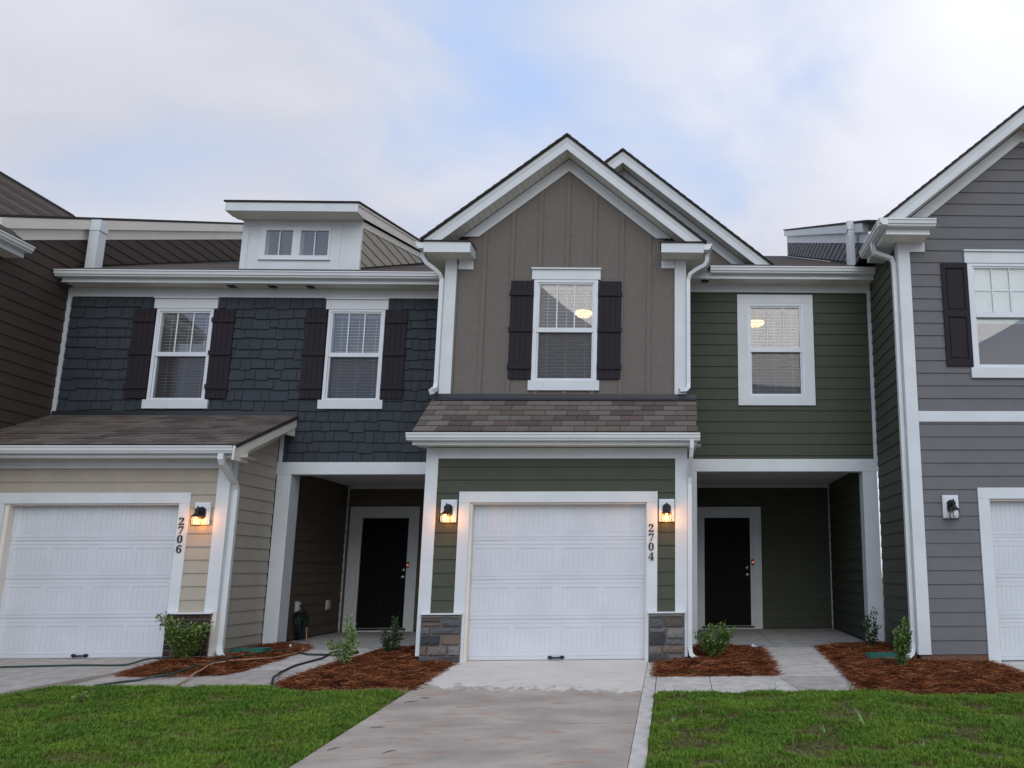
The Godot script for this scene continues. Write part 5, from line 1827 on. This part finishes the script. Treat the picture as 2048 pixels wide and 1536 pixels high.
func small_things() -> void:
	wall_lantern(Vector3(-1.500, 1.975, 0.017), true, "lit black caged lantern on green siding across the garage from the number 2704")
	wall_lantern(Vector3(1.436, 1.977, 0.017), true, "lit black caged lantern on green siding beside the number 2704")
	wall_lantern(Vector3(-4.942, 1.973, -0.313), true, "lit black caged lantern on beige siding beside the number 2706")
	wall_lantern(Vector3(5.205, 1.985, 0.417), false, "unlit black caged lantern on the grey siding")
	ceiling_lamp(Vector3(-0.005, 5.41, -2.10), "glowing bowl lamp behind the blind of the taupe gable window")
	ceiling_lamp(Vector3(2.965, 5.41, -2.58), "glowing bowl lamp behind the blind of the green wall window")
	# shrubs
	var bright := [Color(0.13, 0.21, 0.035), Color(0.10, 0.18, 0.03), Color(0.20, 0.27, 0.05), Color(0.07, 0.13, 0.025)]
	var dark := [Color(0.030, 0.062, 0.022), Color(0.045, 0.085, 0.028), Color(0.022, 0.045, 0.018), Color(0.07, 0.12, 0.035)]
	var mid := [Color(0.07, 0.14, 0.025), Color(0.10, 0.19, 0.03), Color(0.05, 0.10, 0.02), Color(0.15, 0.24, 0.04)]
	shrub("rounded yellow green shrub in front of the brick pier", Vector3(-4.84, 0, -0.08), 0.60, 0.62, 2100, bright, false, 11)
	shrub("slim pale green shrub beside the coiled hose on the path", Vector3(-2.56, 0, 0.50), 0.66, 0.50, 760, [Color(0.16, 0.25, 0.05), Color(0.12, 0.20, 0.04), Color(0.22, 0.30, 0.07)], true, 12)
	shrub("small dark green shrub near the stone pier and the dark door", Vector3(-2.36, 0, -0.55), 0.48, 0.44, 800, dark, true, 13)
	shrub("round fresh green shrub beside the downspout of 2704", Vector3(2.07, 0, 0.02), 0.46, 0.50, 1700, mid, false, 14)
	shrub("sparse dark shrub at the foot of the porch post", Vector3(4.33, 0, -0.62), 0.54, 0.44, 620, dark, true, 15)
	shrub("upright glossy green shrub in front of the grey house downspout", Vector3(4.31, 0, 0.95), 0.60, 0.38, 1100, mid, true, 16)
	# weeds
	broad_weed("broad leaved weed, the largest in the grass strip between the drives", Vector3(-4.35, 0, 2.45), 0.16, 9, 21)
	broad_weed("small two leaved weed at the hose end of the grass strip", Vector3(-3.80, 0, 1.72), 0.09, 5, 22)
	broad_weed("low broad leaved weed in the middle of the grass strip", Vector3(-3.20, 0, 3.42), 0.09, 5, 23)
	broad_weed("tiny broad leaved weed close to the drive in the grass strip", Vector3(-2.05, 0, 2.55), 0.08, 4, 25)
	broad_weed("tiny broad leaved weed at the corner of the path of 2704", Vector3(3.42, 0, 2.12), 0.10, 4, 26)
	grass_weed("upright grassy weed in the grass strip between the drives", Vector3(-3.55, 0, 3.48), 0.14, 6, 31)
	grass_weed("sprawling grassy weed near the drive of 2704 in the strip", Vector3(-2.15, 0, 3.15), 0.13, 7, 32)
	grass_weed("star shaped grassy weed beside the drive edge strip", Vector3(1.53, 0, 3.45), 0.13, 7, 33)
	grass_weed("silvery star shaped weed in the bare patch of the right lawn", Vector3(2.83, 0, 3.85), 0.16, 8, 34)
	grass_weed("tall seed bearing weed in the right lawn", Vector3(3.20, 0, 3.75), 0.30, 6, 35)
	grass_weed("spreading weed with pale blades beside the tall seed bearing weed", Vector3(3.02, 0, 4.60), 0.14, 9, 36)
	grass_weed("spreading pale weed halfway to the grey house drive", Vector3(3.50, 0, 4.40), 0.15, 9, 37)
	grass_weed("leggy grass weed against the walkway of 2704", Vector3(2.60, 0, 2.12), 0.18, 6, 38)
	grass_weed("leggy grass weed at the drive corner of the walkway", Vector3(1.62, 0, 2.25), 0.15, 5, 39)
	# hoses and cord
	line_thing("garden_hose", "green garden hose lying across the neighbour's drive", "hose", [[-7.9, 0.34], [-7.0, 0.27], [-6.05, 0.18], [-5.48, 0.20], [-5.2, 0.0, 0.05], [-4.9, -0.12, 0.06]], 0.013, 0.036, "hose_green", "garden hoses")
	line_thing("garden_hose", "green garden hose over the mulch by the brick pier", "hose", [[-4.95, 1.42], [-4.72, 1.15], [-4.45, 0.96, 0.03], [-4.30, 0.45, 0.06], [-4.2, -0.15, 0.06], [-3.95, -0.72, 0.05], [-3.74, -0.80, 0.0], [-3.56, -0.70, 0.0]], 0.013, 0.016, "hose_green", "garden hoses")
	line_thing("garden_hose", "dark green garden hose looping over the path to the lawn", "hose", [[-2.90, 1.62, 0.0], [-3.02, 1.32, 0.06], [-3.14, 0.98, 0.02], [-3.25, 0.62], [-3.27, 0.13], [-3.19, -0.30], [-3.23, -0.84], [-2.98, -0.92], [-2.90, -0.76], [-3.06, -0.60], [-3.55, -0.66]], 0.014, 0.016, "hose_dark", "garden hoses")
	line_thing("extension_cord", "tan cord over the mulch and walkway", "cord", [[-4.05, 1.40], [-4.08, 1.22], [-4.16, 0.80, 0.04], [-4.22, 0.33, 0.06], [-3.94, 0.06, 0.06], [-3.80, -0.31, 0.02], [-3.73, -0.88, 0.0], [-3.85, -1.25, 0.02]], 0.010, 0.014, "cord_tan")
	# hose hanger with its coil
	var hh := thing("hose_hanger", "dark green hose coiled on a wall hanger behind the porch post", "hose hanger", Vector3(-4.70, 0.10, -2.80))
	var hf := Transform3D(right_side(0).basis, Vector3(-4.701, 0.40, -2.82))
	var s := begin()
	fbox(s, hf, -0.10, 0.10, -0.06, 0.10, 0.0, 0.012)
	fbox(s, hf, -0.085, 0.085, 0.04, 0.075, 0.012, 0.17)
	fbox(s, hf, -0.075, 0.075, 0.075, 0.115, 0.155, 0.17)
	put("bracket", s, "hose_dark", hh)
	for k in 4:
		s = begin()
		var loop := []
		var w := 0.045 + 0.032 * k
		for i in 25:
			var a := TAU * i / 24
			loop.append(hf * Vector3(sin(a) * (0.12 + 0.012 * k), -0.085 + cos(a) * (0.175 + 0.016 * (k % 3)), w + 0.008 * sin(a * 2)))
		tube(s, loop, 0.013, 6)
		put("coil", s, "hose_dark", hh)
	s = begin()
	tube(s, [hf * Vector3(0.0, 0.05, 0.19), hf * Vector3(-0.01, 0.13, 0.17), hf * Vector3(-0.04, 0.20, 0.12), hf * Vector3(-0.03, 0.24, 0.06)], [0.02, 0.022, 0.018, 0.012], 8)
	put("nozzle", s, "black_plastic", hh)
	s = begin()
	tube(s, [hf * Vector3(0.02, -0.12, 0.18), hf * Vector3(0.0, -0.25, 0.19), hf * Vector3(-0.03, -0.34, 0.22)], 0.011, 6)
	put("loose_end", s, "cord_tan", hh)
	outlet_box("white outdoor outlet above the coiled hose", -2.80, 0.62, false)
	outlet_box("grey covered outdoor outlet next to the dark front door", -3.99, 0.60, true)
	valve_lid("green valve box lid under the downspout of 2706", Vector3(-4.32, 0, -0.72), 0.24, 0.15)
	valve_lid("green valve box lid in front of the porch post of 2704", Vector3(4.27, 0, 0.16), 0.23, 0.17)
	var cp := thing("cleanout_cap", "round white cleanout cap in the mulch beside the path", "pipe cap", Vector3(2.66, gy(-0.77) - 0.02, -0.77))
	s = begin()
	lathe(s, [[0.0, 0.088], [0.045, 0.088], [0.062, 0.080], [0.064, 0.03], [0.06, 0.0], [0.0, 0.0]], cp.position, 16)
	put("cap", s, "white_vinyl", cp)
	s = begin()
	box(s, cp.position + Vector3(-0.02, 0.0885, -0.02), cp.position + Vector3(0.02, 0.103, 0.02))
	put("plug", s, "white_vinyl", cp)
	var sk := thing("marker_stub", "short white pipe stub in the mulch by the path of 2706", "pipe stub", Vector3(-3.93, gy(-1.05), -1.05))
	s = begin()
	tube(s, [sk.position + Vector3(0.01, -0.02, 0), sk.position + Vector3(-0.012, 0.085, 0.01)], 0.016, 10)
	put("pipe", s, "white_vinyl", sk)
	s = begin()
	tube(s, [sk.position + Vector3(-0.0122, 0.0855, 0.01), sk.position + Vector3(-0.0145, 0.097, 0.0111)], 0.019, 10)
	put("cap", s, "white_vinyl", sk)
	# twigs on the drive
	var twigs := [[-0.72, 4.15, 0.7, 0.11], [-1.10, 3.38, 0.1, 0.13], [-1.14, 2.35, 0.5, 0.14], [-1.05, 2.18, -0.4, 0.12], [-1.20, 4.05, 0.8, 0.11]]
	for k in twigs.size():
		var w = twigs[k]
		var p := Vector3(w[0], gy(w[1]) + 0.004, w[1])
		var t := thing("twig", "thin dark dry stalk lying on the drive of 2704", "twig", p, "dry stalks scattered on the drive")
		var d: Vector3 = Vector3(cos(w[2]), 0, -sin(w[2])) * w[3] * 0.5
		s = begin()
		tube(s, [p - d + Vector3(0, gy(p.z - d.z) - gy(p.z), 0), p + Vector3(d.z * 0.2, 0.004, 0), p + d + Vector3(0, gy(p.z + d.z) - gy(p.z) + 0.002, 0)], [0.002, 0.003, 0.0015], 5)
		put("stalk", s, "twig", t)
		s = begin()
		tube(s, [p + d * 0.1, p + d * 0.4 + Vector3(d.z, 0.008, -d.x) * 0.5], [0.0018, 0.001], 4)
		put("side_shoot", s, "twig", t)
